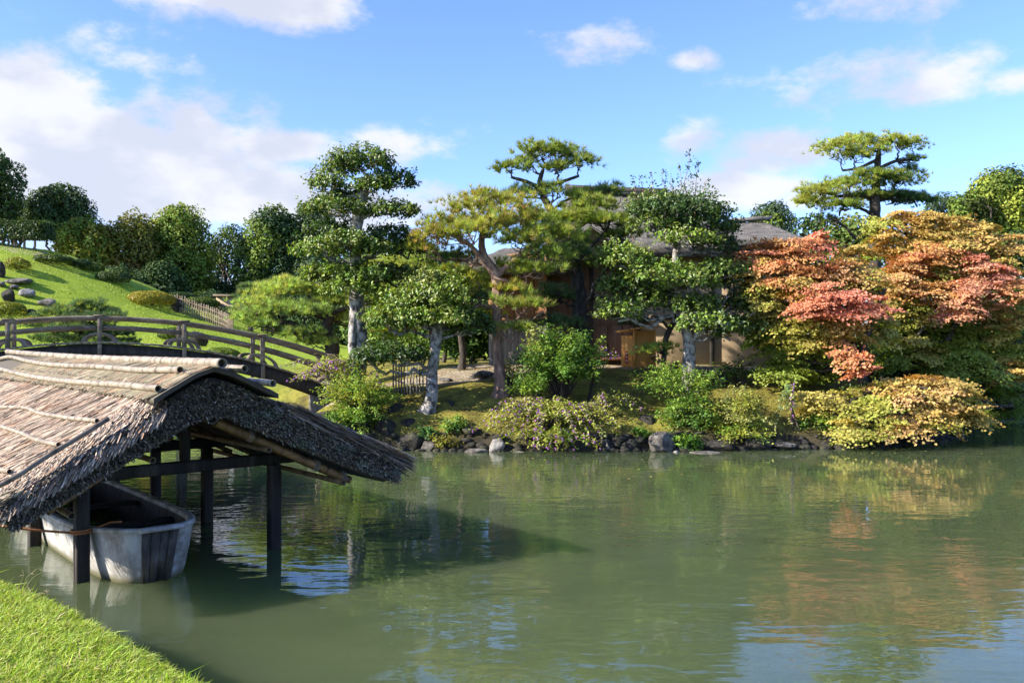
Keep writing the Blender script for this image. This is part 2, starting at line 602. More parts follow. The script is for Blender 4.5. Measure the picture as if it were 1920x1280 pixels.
def sdist(poly, X, Y):
    """signed distance, positive inside"""
    d2 = np.full(X.shape, 1e12)
    ins = np.zeros(X.shape, bool)
    n = len(poly)
    for i in range(n):
        a, b = poly[i], poly[(i + 1) % n]
        e = b - a
        wx, wy = X - a[0], Y - a[1]
        t = np.clip((wx * e[0] + wy * e[1]) / (e @ e), 0, 1)
        d2 = np.minimum(d2, (wx - t * e[0]) ** 2 + (wy - t * e[1]) ** 2)
        cnd = (a[1] > Y) != (b[1] > Y)
        xi = (b[0] - a[0]) * (Y - a[1]) / (b[1] - a[1] + 1e-12) + a[0]
        ins ^= cnd & (X < xi)
    d = np.sqrt(d2)
    return np.where(ins, d, -d)


def sstep(a, b, x):
    t = np.clip((x - a) / (b - a), 0, 1)
    return t * t * (3 - 2 * t)


def wob(X, Y, s, seed=0):
    return (np.sin(X * s + seed) * np.cos(Y * s * 1.13 + seed * 2.1) + .5 * np.sin(X * s * 2.3 + Y * s * 1.7 + seed * 3.3) + .3 * np.cos(X * s * 4.1 - Y * s * 3.7 + seed)) / 1.8


HX = [-80, -40, -28.8, -25.8, -23.7, -21.6, -19.8, -18, -16.2, -15.3, -12.5, -9, -5]
HZ = [8.8, 8.4, 8.05, 7.55, 6.7, 5.85, 5.0, 4.3, 3.75, 3.45, 2.75, 2.1, 1.8]


def height(X, Y):
    X, Y = np.asarray(X, float), np.asarray(Y, float)
    X, Y = np.broadcast_arrays(X, Y)
    d = sdist(LAND, X, Y) + wob(X, Y, 2.3, 1) * .12
    isl = np.interp(d, [-3, -.5, 0, .22, .9, 2.4, 4.2, 6, 9], [-1.2, -.7, -.15, .28, .72, 1.30, 1.66, 1.78, 1.85])
    main = np.interp(d, [-3, -.5, 0, .3, 1.5, 4], [-1.2, -.7, -.15, .3, .8, 1.2])
    k = sstep(-8.5, -6, X)
    z = main * (1 - k) + isl * k
    crest = np.interp(X, HX, HZ)
    f = sstep(28, 48.5, Y) * (1 - .6 * sstep(49.5, 64, Y))
    f = np.where(X < -3, f, 0)
    z = np.where(d > 0, z + np.maximum(crest - 1.2, 0) * f * (1 - sstep(-9, -4, X)), z)
    z = z + np.where(d > .5, wob(X, Y, .9, 2) * .05, 0) + np.where(d > .4, wob(X, Y, 3.1, 5) * .025, 0)
    db = sdist(BANK, X, Y) + wob(X, Y, 3.0, 4) * .05
    zb = np.interp(db, [-2, -.35, -.05, .12, .5, 2.5, 6], [-1.2, -.7, -.05, .56, .62, .80, .92])
    return np.maximum(z, zb)


def H(x, y):
    return float(height(np.array([x]), np.array([y]))[0])


def span(*a):
    return np.concatenate([np.arange(s, e, st) for (s, e, st) in a])


def build_ground():
    xs = np.concatenate([[-1400, -700, -300, -150, -100, -75], span((-60, -20, .8), (-20, -8, .3), (-8, 14, .14), (14, 30, .5), (30, 62, 2)), [75, 100, 150, 300, 700, 1400]])
    ys = np.concatenate([[-300, -60, -20, -10, -5, -2], span((0, 9, .14), (9, 19, .4), (19, 26, .13), (26, 40, .3), (40, 66, .5), (66, 110, 3)), [130, 180, 260, 400, 700, 1400]])
    X, Y = np.meshgrid(xs, ys)
    Z = height(X, Y)
    nx, ny = len(xs), len(ys)
    V = np.stack([X, Y, Z], -1).reshape(-1, 3)
    d = sdist(LAND, X, Y).ravel()
    db = sdist(BANK, X, Y).ravel()
    x, y, z = V.T
    moss = sstep(-10.5, -7.0, x) * (1 - sstep(34, 38, y)) * (y > 12)
    # sand path from the bridge end to the house and along its front
    pp = np.array([(-5.0, 23.9), (-3.2, 23.2), (-1.8, 23.0), (-.6, 23.6), (.6, 24.6), (3, 24.95), (6, 25.0), (8, 25.2)])
    dp = np.full(len(x), 99.)
    for a, b in zip(pp[:-1], pp[1:]):
        e = b - a
        t = np.clip(((x - a[0]) * e[0] + (y - a[1]) * e[1]) / (e @ e), 0, 1)
        dp = np.minimum(dp, np.hypot(x - a[0] - t * e[0], y - a[1] - t * e[1]))
    path = 1 - sstep(.35, .95, dp)
    pb = np.hypot((x + 1.1) / 1.5, (y - 25.2) / 2.0)
    path = np.maximum(path, 1 - sstep(.7, 1.15, pb))
    mud = np.maximum((1 - sstep(.15, .55, d)) * (y > 12), (1 - sstep(.0, .10, db)) * (y < 12))
    # bare trodden earth below the hedge on the hill
    path = np.maximum(path, .55 * (1 - sstep(.6, 1.2, np.hypot((x + 27.5) / 3.2, (y - 46.5) / 1.6))))
    C = np.stack([path, moss, mud, np.ones_like(mud)], -1)
    I = (np.arange(ny - 1)[:, None] * nx + np.arange(nx - 1)[None, :]).ravel()
    F = np.stack([I, I + 1, I + nx + 1, I + nx], -1)
    keep = (z[F].max(1) > -.75)
    F = F[keep]
    cx, cy = x[F].mean(1), y[F].mean(1)
    reg = np.where(cy < 12, 0, np.where((cx > -7.2) & (cx < 15) & (cy < 34), 1, np.where((cx < -4) & (cx > -62) & (cy < 66), 2, 3)))
    for k, nm in enumerate(('bank', 'island_ground', 'grass_hill', 'ground')):
        f = F[reg == k]
        u, inv = np.unique(f, return_inverse=True)
        me = mk_mesh(nm, V[u], inv.reshape(-1, 4), C[u], True)
        tag(link(nm, me, M['ground']), kind='structure')


build_ground()
wm = mk_mesh('pond_water', [(-70, -14, 0), (70, -14, 0), (70, 39, 0), (-70, 39, 0)], np.array([[0, 1, 2, 3]]))
tag(link('pond_water', wm, M['water']), kind='structure')

# ------------------------------------------------------------------ foliage


def leaf_cloud(pos, nor, L, W, cols, fold=.25, droop=0.):
    """two-triangle folded leaves. pos (n,3) nor (n,3) L,W (n,) cols (n,3)"""
    n = len(pos)
    nor = nrm(nor)
    r = rng.normal(size=(n, 3))
    a = nrm(r - nor * (r * nor).sum(1, keepdims=True))
    if droop:
        a = nrm(a + np.array([0, 0, -droop]))
    s = nrm(np.cross(nor, a))
    L = np.broadcast_to(L, (n,))[:, None]; W = np.broadcast_to(W, (n,))[:, None]
    base = pos - a * L * .5
    tip = pos + a * L * .5
    up = nor * W * fold
    l = pos + s * W * .5 + up
    rr = pos - s * W * .5 + up
    V = np.stack([base, l, tip, rr], 1).reshape(-1, 3)
    i = np.arange(n)[:, None] * 4
    F = np.concatenate([i + np.array([[0, 2, 1]]), i + np.array([[0, 3, 2]])], 0)
    C = np.repeat(cols, 4, axis=0)
    return V, F, C


def star_cloud(pos, nor, L, cols):
    """two crossed triangles in one plane: a small palmate leaf"""
    n = len(pos)
    nor = nrm(nor)
    r = rng.normal(size=(n, 3))
    a = nrm(r - nor * (r * nor).sum(1, keepdims=True))
    s = np.cross(nor, a)
    L = np.broadcast_to(L, (n,))[:, None]
    V = []
    for k, (ang0, w) in enumerate(((90, 1.0), (270, .9))):
        for j in range(3):
            t = R(ang0 + 120 * j + (0 if k else 0))
            V.append(pos + (a * math.sin(t) + s * math.cos(t)) * L * .55 * w - nor * L * .12 * (j != 0))
    V = np.stack(V, 1).reshape(-1, 3)
    i = np.arange(n)[:, None] * 6
    F = np.concatenate([i + np.array([[0, 1, 2]]), i + np.array([[3, 4, 5]])], 0)
    return V, F, np.repeat(cols, 6, axis=0)


def tuft_cloud(pos, axis, L, k, cols, w=.014, spread=.75):
    """needle tufts: k thin triangles from each point"""
    n = len(pos)
    P0 = np.repeat(pos, k, 0)
    A = np.repeat(nrm(axis), k, 0)
    d = nrm(A * 1.0 + nrm(rng.normal(size=(n * k, 3))) * spread)
    LL = np.repeat(np.broadcast_to(L, (n,)), k)[:, None] * rng.uniform(.7, 1.1, (n * k, 1))
    s = nrm(np.cross(d, rng.normal(size=(n * k, 3)))) * w * .5
    b = P0 + d * LL * .06
    V = np.stack([b - s, b + s, P0 + d * LL], 1).reshape(-1, 3)
    F = np.arange(n * k * 3).reshape(-1, 3)
    C = np.repeat(cols, k, 0) * rng.uniform(.82, 1.15, (n * k, 1))
    return V, F, np.repeat(C, 3, 0)


def shell(n, c, r, lo=-.35, inner=.55, lump=.22, seed=None):
    """points in the outer part of a lumpy flattened ellipsoid; returns pos and outward direction"""
    d = nrm(rng.normal(size=(int(n * 1.8) + 8, 3)))
    d = d[d[:, 2] > lo][:n]
    ph = rng.uniform(0, 6.28, 6)
    f = 1 + lump * (np.sin(d[:, 0] * 3.1 + ph[0]) * np.cos(d[:, 1] * 2.7 + ph[1]) + .7 * np.sin(d[:, 0] * 6.3 + d[:, 1] * 5.2 + ph[2]) + .4 * np.cos(d[:, 2] * 7 + d[:, 0] * 9 + ph[3]))
    u = inner + (1 - inner) * np.sqrt(rng.random(len(d)))
    p = d * (u * f)[:, None] * np.asarray(r)
    return np.asarray(c) + p, nrm(d / np.asarray(r))


def vary(base, n, amt=.18, hue=.08):
    base = np.asarray(base, float)
    c = np.tile(base, (n, 1)) * rng.lognormal(0, amt, (n, 1))
    c = c * (1 + rng.normal(0, hue, (n, 3)))
    return np.clip(c, .004, .9)


def broad_pad(c, r, dens, col, L=.085, col2=None, f2=.22, lo=-.3, twig=7):
    r = np.asarray(r) * np.array([.97, .97, .74])
    col = np.asarray(col) * np.array([2.25, 1.62, 1.15])
    """cloud of leaves gathered on short upright twigs"""
    area = 4 * math.pi * ((r[0] * r[1]) ** 1.6 / 3 + (r[0] * r[2]) ** 1.6 / 3 + (r[1] * r[2]) ** 1.6 / 3) ** (1 / 1.6)
    n = int(area * dens)
    k = max(6, n // twig)
    tp, td = shell(k, c, r, lo)
    k = len(tp)
    up = nrm(td * .6 + np.array([0, 0, .9]) + rng.normal(0, .35, (k, 3)))
    hl = rng.uniform(.05, .2, (k, 1))
    t = rng.random((k, twig, 1))
    pos = (tp[:, None] + up[:, None] * (t - .35) * hl[:, None] * 1.6 + rng.normal(0, .035, (k, twig, 3))).reshape(-1, 3)
    nor = (td[:, None] * .55 + np.array([-.4, -.2, .35]) + rng.normal(0, .55, (k, twig, 3))).reshape(-1, 3)
    m = len(pos)
    cc = np.repeat(vary(col, k, .3, .08), twig, 0) * rng.lognormal(0, .2, (m, 1))
    if col2 is not None:
        q = rng.random(m) < f2
        cc[q] = vary(col2, q.sum(), .2, .08)
    return leaf_cloud(pos, nor, rng.uniform(.75, 1.2, m) * L, rng.uniform(.45, .6, m) * L, cc)


def pine_pad(c, r, dens, col, L=.14, k=22, col2=None, f2=.2, lo=-.12, w=.013):
    r = np.asarray(r) * np.array([1, 1, .85])
    col = np.asarray(col) * np.array([1.65, 1.45, 1.7])
    col2 = None if col2 is None else np.asarray(col2) * np.array([1.6, 1.45, 1.6])
    area = 2 * math.pi * r[0] * r[1] * 1.25
    n = int(area * dens)
    tp, td = shell(n, c, r, lo, .5, .42)
    n = len(tp)
    ax = nrm(td * .7 + np.array([0, 0, .8]) + rng.normal(0, .3, (n, 3)))
    cc = vary(col, n, .2, .07)
    if col2 is not None:
        q = rng.random(n) < f2
        cc[q] = vary(col2, q.sum(), .2, .08)
    return tuft_cloud(tp, ax, rng.uniform(.8, 1.15, n) * L, k, cc, w)


def maple_pad(c, r, dens, col, L=.075, col2=None, f2=.25):
    """thin, tilted, layered sprays of palmate leaves"""
    n = int(4 * r[0] * r[1] * dens)
    lay = max(4, int(n / 160))
    sp, sd = shell(lay, c, (r[0] * .8, r[1] * .8, r[2] * .9), -.75, .3, .2)
    lay = len(sp)
    sp[:, 2] = c[2] + r[2] * rng.choice([-.8, -.15, .55], lay) - .22 * r[2] * np.hypot((sp[:, 0] - c[0]) / r[0], (sp[:, 1] - c[1]) / r[1]) ** 2 * 2 + rng.normal(0, .03, lay)
    m = n // lay
    tilt = rng.normal(0, .16, (lay, 2)) + sd[:, :2] * .3
    rad = rng.uniform(.14, .55, lay)
    t = rng.uniform(0, 6.283, (lay, m))
    lobe = 1 + .32 * np.sin(t * 3 + rng.uniform(0, 6, (lay, 1))) + .22 * np.sin(t * 7 + rng.uniform(0, 6, (lay, 1)))
    u = rng.random((lay, m)) ** .62 * rad[:, None] * lobe
    dx, dy = u * np.cos(t), u * np.sin(t)
    dz = -(dx * tilt[:, :1] + dy * tilt[:, 1:]) - u * u * rng.uniform(.1, .6, (lay, 1)) + rng.normal(0, .022, (lay, m))
    pos = (sp[:, None] + np.stack([dx, dy, dz], -1)).reshape(-1, 3)
    nor = np.stack([np.repeat(tilt[:, 0], m), np.repeat(tilt[:, 1], m), np.full(lay * m, .9)], -1) + np.repeat(sd, m, 0) * np.array([.5, .7, .1]) + rng.normal(0, .4, (lay * m, 3))
    cl = vary(col, lay, .12, .07)
    if col2 is not None:
        w = np.clip(.45 + .6 * wob(sp[:, 0] * 1.4, sp[:, 2] * 1.9 + sp[:, 1], 1., 3) + rng.normal(0, .18, lay), 0, 1)[:, None]
        cl = np.clip(cl * (1 - w) + np.asarray(col2) * rng.lognormal(0, .12, (lay, 1)) * w, .004, .9)
    cc = np.repeat(cl, m, 0) * rng.lognormal(0, .16, (lay * m, 1))
    if col2 is not None:
        w = (rng.random((lay * m, 1)) ** 2.5) * .8
        cc = cc * (1 - w) + np.asarray(col2) * w
    return star_cloud(pos, nor, rng.uniform(.75, 1.2, lay * m) * L, cc)


def wiggle(a, b, n, amp, sag=0.0):
    t = np.linspace(0, 1, n)[:, None]
    p = a + (b - a) * t
    ln = np.linalg.norm(b - a)
    w = np.cumsum(rng.normal(0, 1, (n, 3)), 0)
    w = w - w[0] - (w[-1] - w[0]) * t
    p = p + w * amp * ln / max(n, 1) + np.array([0, 0, 1]) * (np.sin(t * np.pi) * sag * ln)
    return p


TRUNK_SCALE = {'broad': .84, 'pine': .85, 'maple': .55}


def tree(name, label, cat, d, trunks, pads, kind, group=None, bark='white_bark', padname='foliage_pad', base_z=None, dens=None, twigs=5, jit=.05, amp=.5, seed=None):
    """trunks: list of polylines [(px, py, width_px, depth offset)], pads: (px, py, rx, ry, depth offset, colour, [second colour])"""
    tr0 = trunks[0]
    b0 = P(tr0[0][0], tr0[0][1], d + tr0[0][3])
    gz = H(b0[0], b0[1])
    root = thing(name, label, cat, (b0[0], b0[1], gz), group)
    org = np.array(root.location)
    tb = B()
    skel = []
    for ti, tr in enumerate(trunks):
        pts = np.array([np.append(P(x, y, d + o), w * .5 / FPX * (d + o)) for (x, y, w, o) in tr])
        if ti == 0:
            pts = np.concatenate([[[pts[0][0], pts[0][1], gz - .15, pts[0][3] * 1.25]], pts])
        pts[:, 3] *= TRUNK_SCALE[kind]
        s = spline(pts, 7 * len(pts))
        rad = np.maximum(s[:, 3], .012)
        if ti == 0:
            rad = rad * (1 + .35 * np.exp(-np.maximum(s[:, 2] - gz, 0) / .12))
        add_tube(tb, s[:, :3], rad, 10, True, jit)
        skel.append(np.concatenate([s[:, :3], rad[:, None]], 1))
    tb.build('trunk', M[bark], root, True)
    sk = np.concatenate(skel)
    for pd in pads:
        px, py, rx, ry, o, col = pd[:6]
        col2 = pd[6] if len(pd) > 6 else None
        dd = d + o
        c = P(px, py, dd)
        sx = dd / FPX
        r = np.array([rx * sx, max(rx * sx * .8, .18), ry * sx])
        # limb from the trunk into the pad
        tgt = c + np.array([0, 0, -r[2] * .45])
        dist = np.linalg.norm((sk[:, :3] - tgt - np.array([0, 0, -.12])) * np.array([1, 1, 1.5]), axis=1) + np.where(sk[:, 2] > tgt[2] + .05, 1.2, 0)
        i = int(np.argmin(dist))
        a = sk[i, :3]
        lb = B()
        ln = np.linalg.norm(tgt - a)
        r0 = min(sk[i, 3] * .7, .018 + .022 * ln + .012 * r[0])
        if ln > .12:
            w = wiggle(a, tgt, 9, amp, .06)
            add_tube(lb, w, np.linspace(r0, r0 * .5, 9), 6, True, .08)
            stem = w
        else:
            stem = np.array([a, tgt])
        for q in range(twigs):
            e = c + nrm(rng.normal(size=3) * np.array([1, 1, .5])) * r * rng.uniform(.5, .95) + np.array([0, 0, r[2] * .1])
            st = stem[rng.integers(len(stem) // 2, len(stem))]
            add_tube(lb, wiggle(st, e, 6, amp * 1.1, .05), np.linspace(r0 * .5, .008, 6), 5, False, .08)
        lb.build('branch', M[bark], root, True)
        if kind == 'broad':
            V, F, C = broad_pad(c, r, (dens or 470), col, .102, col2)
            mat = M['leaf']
        elif kind == 'pine':
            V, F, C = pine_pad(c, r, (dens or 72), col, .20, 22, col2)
            mat = M['needle']
        else:
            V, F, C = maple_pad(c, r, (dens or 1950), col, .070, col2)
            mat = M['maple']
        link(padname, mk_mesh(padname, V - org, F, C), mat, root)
    return root


G1 = (.040, .088, .018); G2 = (.060, .125, .022); GD = (.024, .058, .016); GY = (.19, .22, .05)  # GY: yellow-green leaves, brightened in colour to read as glossy highlights
CAM = 'cloud-pruned broadleaf trees'
tree('broadleaf_tree', 'tall cloud-pruned broadleaf tree with stacked dark green pads beside the bridge end', 'tree', 21.6,
     [[(672, 708, 34, 0), (676, 650, 34, 0), (670, 590, 36, 0), (668, 520, 27, 0), (666, 455, 26, 0), (672, 405, 27, 0), (680, 365, 22, 0), (690, 330, 12, 0)],
      [(664, 700, 18, -.25), (660, 640, 18, -.2), (664, 585, 20, -.1)]],
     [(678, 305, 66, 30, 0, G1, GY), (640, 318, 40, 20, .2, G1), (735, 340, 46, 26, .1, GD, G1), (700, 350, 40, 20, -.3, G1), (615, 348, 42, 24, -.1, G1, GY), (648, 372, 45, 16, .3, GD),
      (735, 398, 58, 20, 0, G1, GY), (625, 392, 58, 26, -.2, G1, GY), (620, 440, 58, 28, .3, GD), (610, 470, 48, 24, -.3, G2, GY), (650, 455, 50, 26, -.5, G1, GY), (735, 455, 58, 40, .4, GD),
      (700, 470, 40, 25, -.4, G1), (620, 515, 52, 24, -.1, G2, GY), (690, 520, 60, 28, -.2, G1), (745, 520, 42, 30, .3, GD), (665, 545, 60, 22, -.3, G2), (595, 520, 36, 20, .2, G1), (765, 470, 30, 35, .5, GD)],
     'broad', CAM)
tree('broadleaf_tree', 'small pale-trunked broadleaf tree with a wide low crown leaning over the shore rocks', 'tree', 20.9,
     [[(782, 792, 34, -.2), (800, 774, 31, -.15), (810, 740, 27, -.1), (810, 700, 25, 0), (817, 645, 25, 0), (822, 600, 20, 0)]],
     [(790, 598, 100, 34, 0, G2, GY), (850, 600, 62, 38, .2, G1), (885, 615, 42, 34, .1, GD, G1), (760, 572, 66, 34, .2, G2, GY), (815, 560, 62, 38, -.1, G2, GY), (730, 608, 44, 22, -.2, G1),
      (735, 668, 78, 26, -.3, GD, G1), (700, 675, 40, 20, -.1, G1), (800, 530, 40, 34, .3, (.08, .14, .05), GY), (840, 540, 40, 30, .4, G2)],
     'broad', CAM)
tree('broadleaf_tree', 'broadleaf tree with a tall leafy spire and layered pads in front of the plaster wall', 'tree', 22.0,
     [[(1292, 690, 30, 0), (1292, 640, 26, 0), (1283, 600, 24, 0), (1275, 540, 15, 0), (1266, 495, 13, 0), (1270, 455, 12, 0), (1284, 410, 7, 0), (1290, 370, 2, 0)],
      [(1288, 645, 14, 0), (1310, 625, 13, -.1), (1325, 600, 10, -.2)]],
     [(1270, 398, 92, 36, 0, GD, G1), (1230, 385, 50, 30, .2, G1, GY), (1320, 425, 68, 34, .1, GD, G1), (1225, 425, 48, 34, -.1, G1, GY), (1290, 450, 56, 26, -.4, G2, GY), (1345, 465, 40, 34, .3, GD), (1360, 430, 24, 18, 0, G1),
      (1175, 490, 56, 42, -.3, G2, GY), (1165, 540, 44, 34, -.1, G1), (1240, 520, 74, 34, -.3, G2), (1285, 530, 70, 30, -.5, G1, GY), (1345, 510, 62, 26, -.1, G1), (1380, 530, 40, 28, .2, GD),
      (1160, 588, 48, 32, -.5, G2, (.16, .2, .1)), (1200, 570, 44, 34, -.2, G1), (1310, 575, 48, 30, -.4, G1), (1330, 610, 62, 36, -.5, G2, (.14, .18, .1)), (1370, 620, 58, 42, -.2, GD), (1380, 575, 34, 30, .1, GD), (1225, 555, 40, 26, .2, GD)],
     'broad', CAM, dens=390)


def sprigs(root_obj, spots, d, col):
    """long upright leafy shoots on top of a crown"""
    org = np.array(root_obj.location)
    for (px, py0, py1, lean) in spots:
        a, b = P(px, py0, d), P(px + lean, py1, d + rng.uniform(-.3, .3))
        lb = B()
        w = wiggle(a, b, 8, .25)
        add_tube(lb, w, np.linspace(.014, .005, 8), 5, False)
        sh = lb.build('shoot', M['red_bark'], root_obj, True)
        n = int(np.linalg.norm(b - a) * 62)
        t = rng.random(n)
        pos = a + (b - a) * t[:, None] + rng.normal(0, 1, (n, 3)) * (.035 + .10 * (1 - t[:, None]))
        V, F, C = leaf_cloud(pos, np.array([0, 0, .7]) + rng.normal(0, .6, (n, 3)), rng.uniform(.07, .1, n), rng.uniform(.035, .05, n), vary(G1, n, .25, .1))
        link('shoot_leaves', mk_mesh('shoot_leaves', V - org, F, C), M['leaf'], root_obj)


tall = [o for o in bpy.data.objects if o.name == 'broadleaf_tree.002'][0]
sprigs(tall, [(1290, 400, 284, 2), (1300, 400, 300, 8), (1278, 400, 305, -6), (1265, 400, 330, -8), (1310, 410, 335, 18), (1245, 390, 318, 0), (1225, 385, 320, -4), (1210, 380, 330, -10), (1195, 390, 330, -10),
              (1330, 420, 385, 8), (1345, 430, 390, 12), (1285, 420, 345, -4), (1300, 420, 360, 12), (1180, 500, 430, 4), (1155, 500, 440, 0), (1130, 540, 500, -4)], 22.0, G1)
first = bpy.data.objects['broadleaf_tree']
sprigs(first, [(655, 300, 275, 2), (735, 320, 288, 4), (700, 300, 276, 0), (590, 345, 318, -8), (770, 345, 312, 6), (625, 305, 285, -2)], 21.6, G1)

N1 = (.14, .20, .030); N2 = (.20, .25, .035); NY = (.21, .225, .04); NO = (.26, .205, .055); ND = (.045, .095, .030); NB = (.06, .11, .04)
PINE = 'garden pines'
tree('pine_tree', 'reddish-trunked pine with yellowing needles leaning before the orange boarded house wall', 'tree', 21.4,
     [[(940, 722, 30, 0), (934, 670, 24, 0), (932, 610, 22, 0), (933, 550, 24, 0), (928, 512, 22, 0), (908, 480, 17, 0), (903, 450, 14, 0), (912, 415, 11, 0), (920, 385, 7, 0)],
      [(928, 515, 18, 0), (900, 480, 12, -.1), (875, 455, 9, -.2), (845, 440, 7, -.3)], [(932, 518, 16, 0), (955, 495, 12, -.1), (985, 470, 9, -.2), (1010, 450, 7, -.1)],
      [(934, 580, 10, 0), (900, 572, 7, -.2), (880, 590, 5, -.3), (868, 600, 4, -.3)], [(936, 625, 9, 0), (960, 640, 6, -.2), (985, 640, 4, -.3)]],
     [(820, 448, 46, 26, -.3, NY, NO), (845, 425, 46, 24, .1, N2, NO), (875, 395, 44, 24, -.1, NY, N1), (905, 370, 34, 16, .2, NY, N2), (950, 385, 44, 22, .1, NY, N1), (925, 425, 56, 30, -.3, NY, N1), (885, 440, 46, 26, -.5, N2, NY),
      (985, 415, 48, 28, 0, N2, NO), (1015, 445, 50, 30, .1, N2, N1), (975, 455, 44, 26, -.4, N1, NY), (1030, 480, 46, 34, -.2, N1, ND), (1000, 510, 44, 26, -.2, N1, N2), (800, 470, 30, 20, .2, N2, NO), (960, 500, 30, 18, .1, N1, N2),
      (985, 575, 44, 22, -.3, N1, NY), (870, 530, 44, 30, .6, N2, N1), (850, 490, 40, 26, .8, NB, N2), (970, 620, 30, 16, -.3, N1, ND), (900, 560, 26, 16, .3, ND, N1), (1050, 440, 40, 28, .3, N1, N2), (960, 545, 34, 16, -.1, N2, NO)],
     'pine', PINE, 'red_bark', amp=.9)
tree('pine_tree', 'large dark-trunked pine with an umbrella-shaped top rising past the thatched roof ridge', 'tree', 23.2,
     [[(1090, 690, 44, 0), (1092, 640, 38, 0), (1088, 590, 36, 0), (1085, 545, 32, 0), (1078, 500, 26, 0), (1062, 450, 22, 0), (1040, 405, 20, 0), (1022, 375, 16, 0), (1012, 345, 12, 0), (1018, 318, 8, 0)],
      [(1012, 352, 10, 0), (985, 340, 8, -.1), (958, 332, 6, -.1)], [(1018, 350, 10, 0), (1050, 342, 8, .1), (1085, 330, 6, .1)], [(1086, 560, 16, 0), (1050, 552, 11, -.2), (1020, 548, 8, -.3)],
      [(1086, 580, 16, 0), (1105, 560, 11, -.2), (1115, 530, 8, -.3)], [(1075, 495, 13, 0), (1110, 460, 9, -.1), (1140, 430, 7, -.2)]],
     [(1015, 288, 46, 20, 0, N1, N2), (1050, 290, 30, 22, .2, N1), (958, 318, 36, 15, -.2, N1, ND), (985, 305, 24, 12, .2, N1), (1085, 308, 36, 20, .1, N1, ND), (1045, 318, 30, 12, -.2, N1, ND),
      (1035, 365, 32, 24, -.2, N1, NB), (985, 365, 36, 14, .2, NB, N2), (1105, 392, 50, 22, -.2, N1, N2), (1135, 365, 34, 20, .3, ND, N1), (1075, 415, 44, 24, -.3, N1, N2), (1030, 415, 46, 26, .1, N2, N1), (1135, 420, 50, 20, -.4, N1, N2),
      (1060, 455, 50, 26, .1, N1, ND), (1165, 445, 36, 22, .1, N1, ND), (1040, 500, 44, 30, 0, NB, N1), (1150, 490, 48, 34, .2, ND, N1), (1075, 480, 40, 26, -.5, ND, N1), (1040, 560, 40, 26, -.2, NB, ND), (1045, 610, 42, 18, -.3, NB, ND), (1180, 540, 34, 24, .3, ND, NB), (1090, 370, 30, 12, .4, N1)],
     'pine', PINE, 'black_bark', amp=.9)
NL = (.19, .29, .065); NL2 = (.23, .30, .06)
tree('pine_tree', 'yellow-green pine filling the space between the small pale-trunked tree and the house corner', 'tree', 25.0,
     [[(866, 690, 16, 0), (868, 660, 15, 0), (862, 620, 13, 0), (850, 570, 11, 0), (835, 520, 8, 0)], [(856, 590, 9, 0), (800, 560, 7, 0), (760, 530, 5, 0)]],
     [(760, 505, 50, 20, .2, NL2, NL), (715, 500, 44, 18, .4, NL2, NL), (805, 490, 44, 22, .1, NL, N2), (845, 515, 46, 22, -.1, N2, NL), (890, 545, 40, 22, .1, N2, NY), (780, 540, 50, 20, -.2, NL, NL2), (835, 555, 46, 20, -.3, NL, N2), (900, 590, 36, 18, 0, N2, NL), (730, 560, 44, 22, .4, NL, NL2), (870, 600, 40, 16, .3, N2, N1), (740, 620, 44, 20, .8, NL, N2), (780, 590, 44, 20, .6, N1, NL), (690, 600, 40, 24, .8, NL, NL2)],
     'pine', PINE, 'dark_bark', amp=.9)
tree('pine_tree', 'low spreading bright green pine with twisted dark branches behind the bridge rail', 'tree', 26.0,
     [[(622, 680, 34, 0), (622, 640, 30, 0), (612, 615, 26, 0), (618, 590, 20, 0), (600, 572, 14, 0), (585, 560, 10, 0)], [(612, 612, 18, 0), (575, 620, 13, -.2), (545, 605, 11, -.3), (505, 608, 8, -.4)], [(612, 596, 14, 0), (560, 580, 10, -.2), (510, 575, 8, -.3), (480, 590, 5, -.3)],
      [(620, 590, 14, 0), (655, 575, 10, 0), (690, 570, 7, 0)]],
     [(465, 598, 36, 22, -.4, NL, NL2), (490, 575, 40, 22, -.2, NL2, NL), (520, 552, 46, 22, .1, NL2, NL), (560, 540, 48, 20, .2, NL2, NL), (600, 548, 44, 22, .3, NL, N1), (535, 585, 42, 18, -.5, NL, N1), (575, 590, 44, 20, -.5, NL, NB),
      (560, 628, 48, 16, -.3, NL, NB), (620, 570, 40, 22, .2, NL2, N1), (650, 560, 44, 26, .5, NL, N1), (700, 545, 50, 34, 1.2, NL, NL2), (600, 645, 34, 16, -.2, NL, N1), (660, 600, 40, 26, .8, N2, NL), (490, 612, 30, 12, -.5, NL, N1), (720, 505, 44, 22, 1.6, NL2, NL)],
     'pine', PINE, 'dark_bark', amp=1.0)
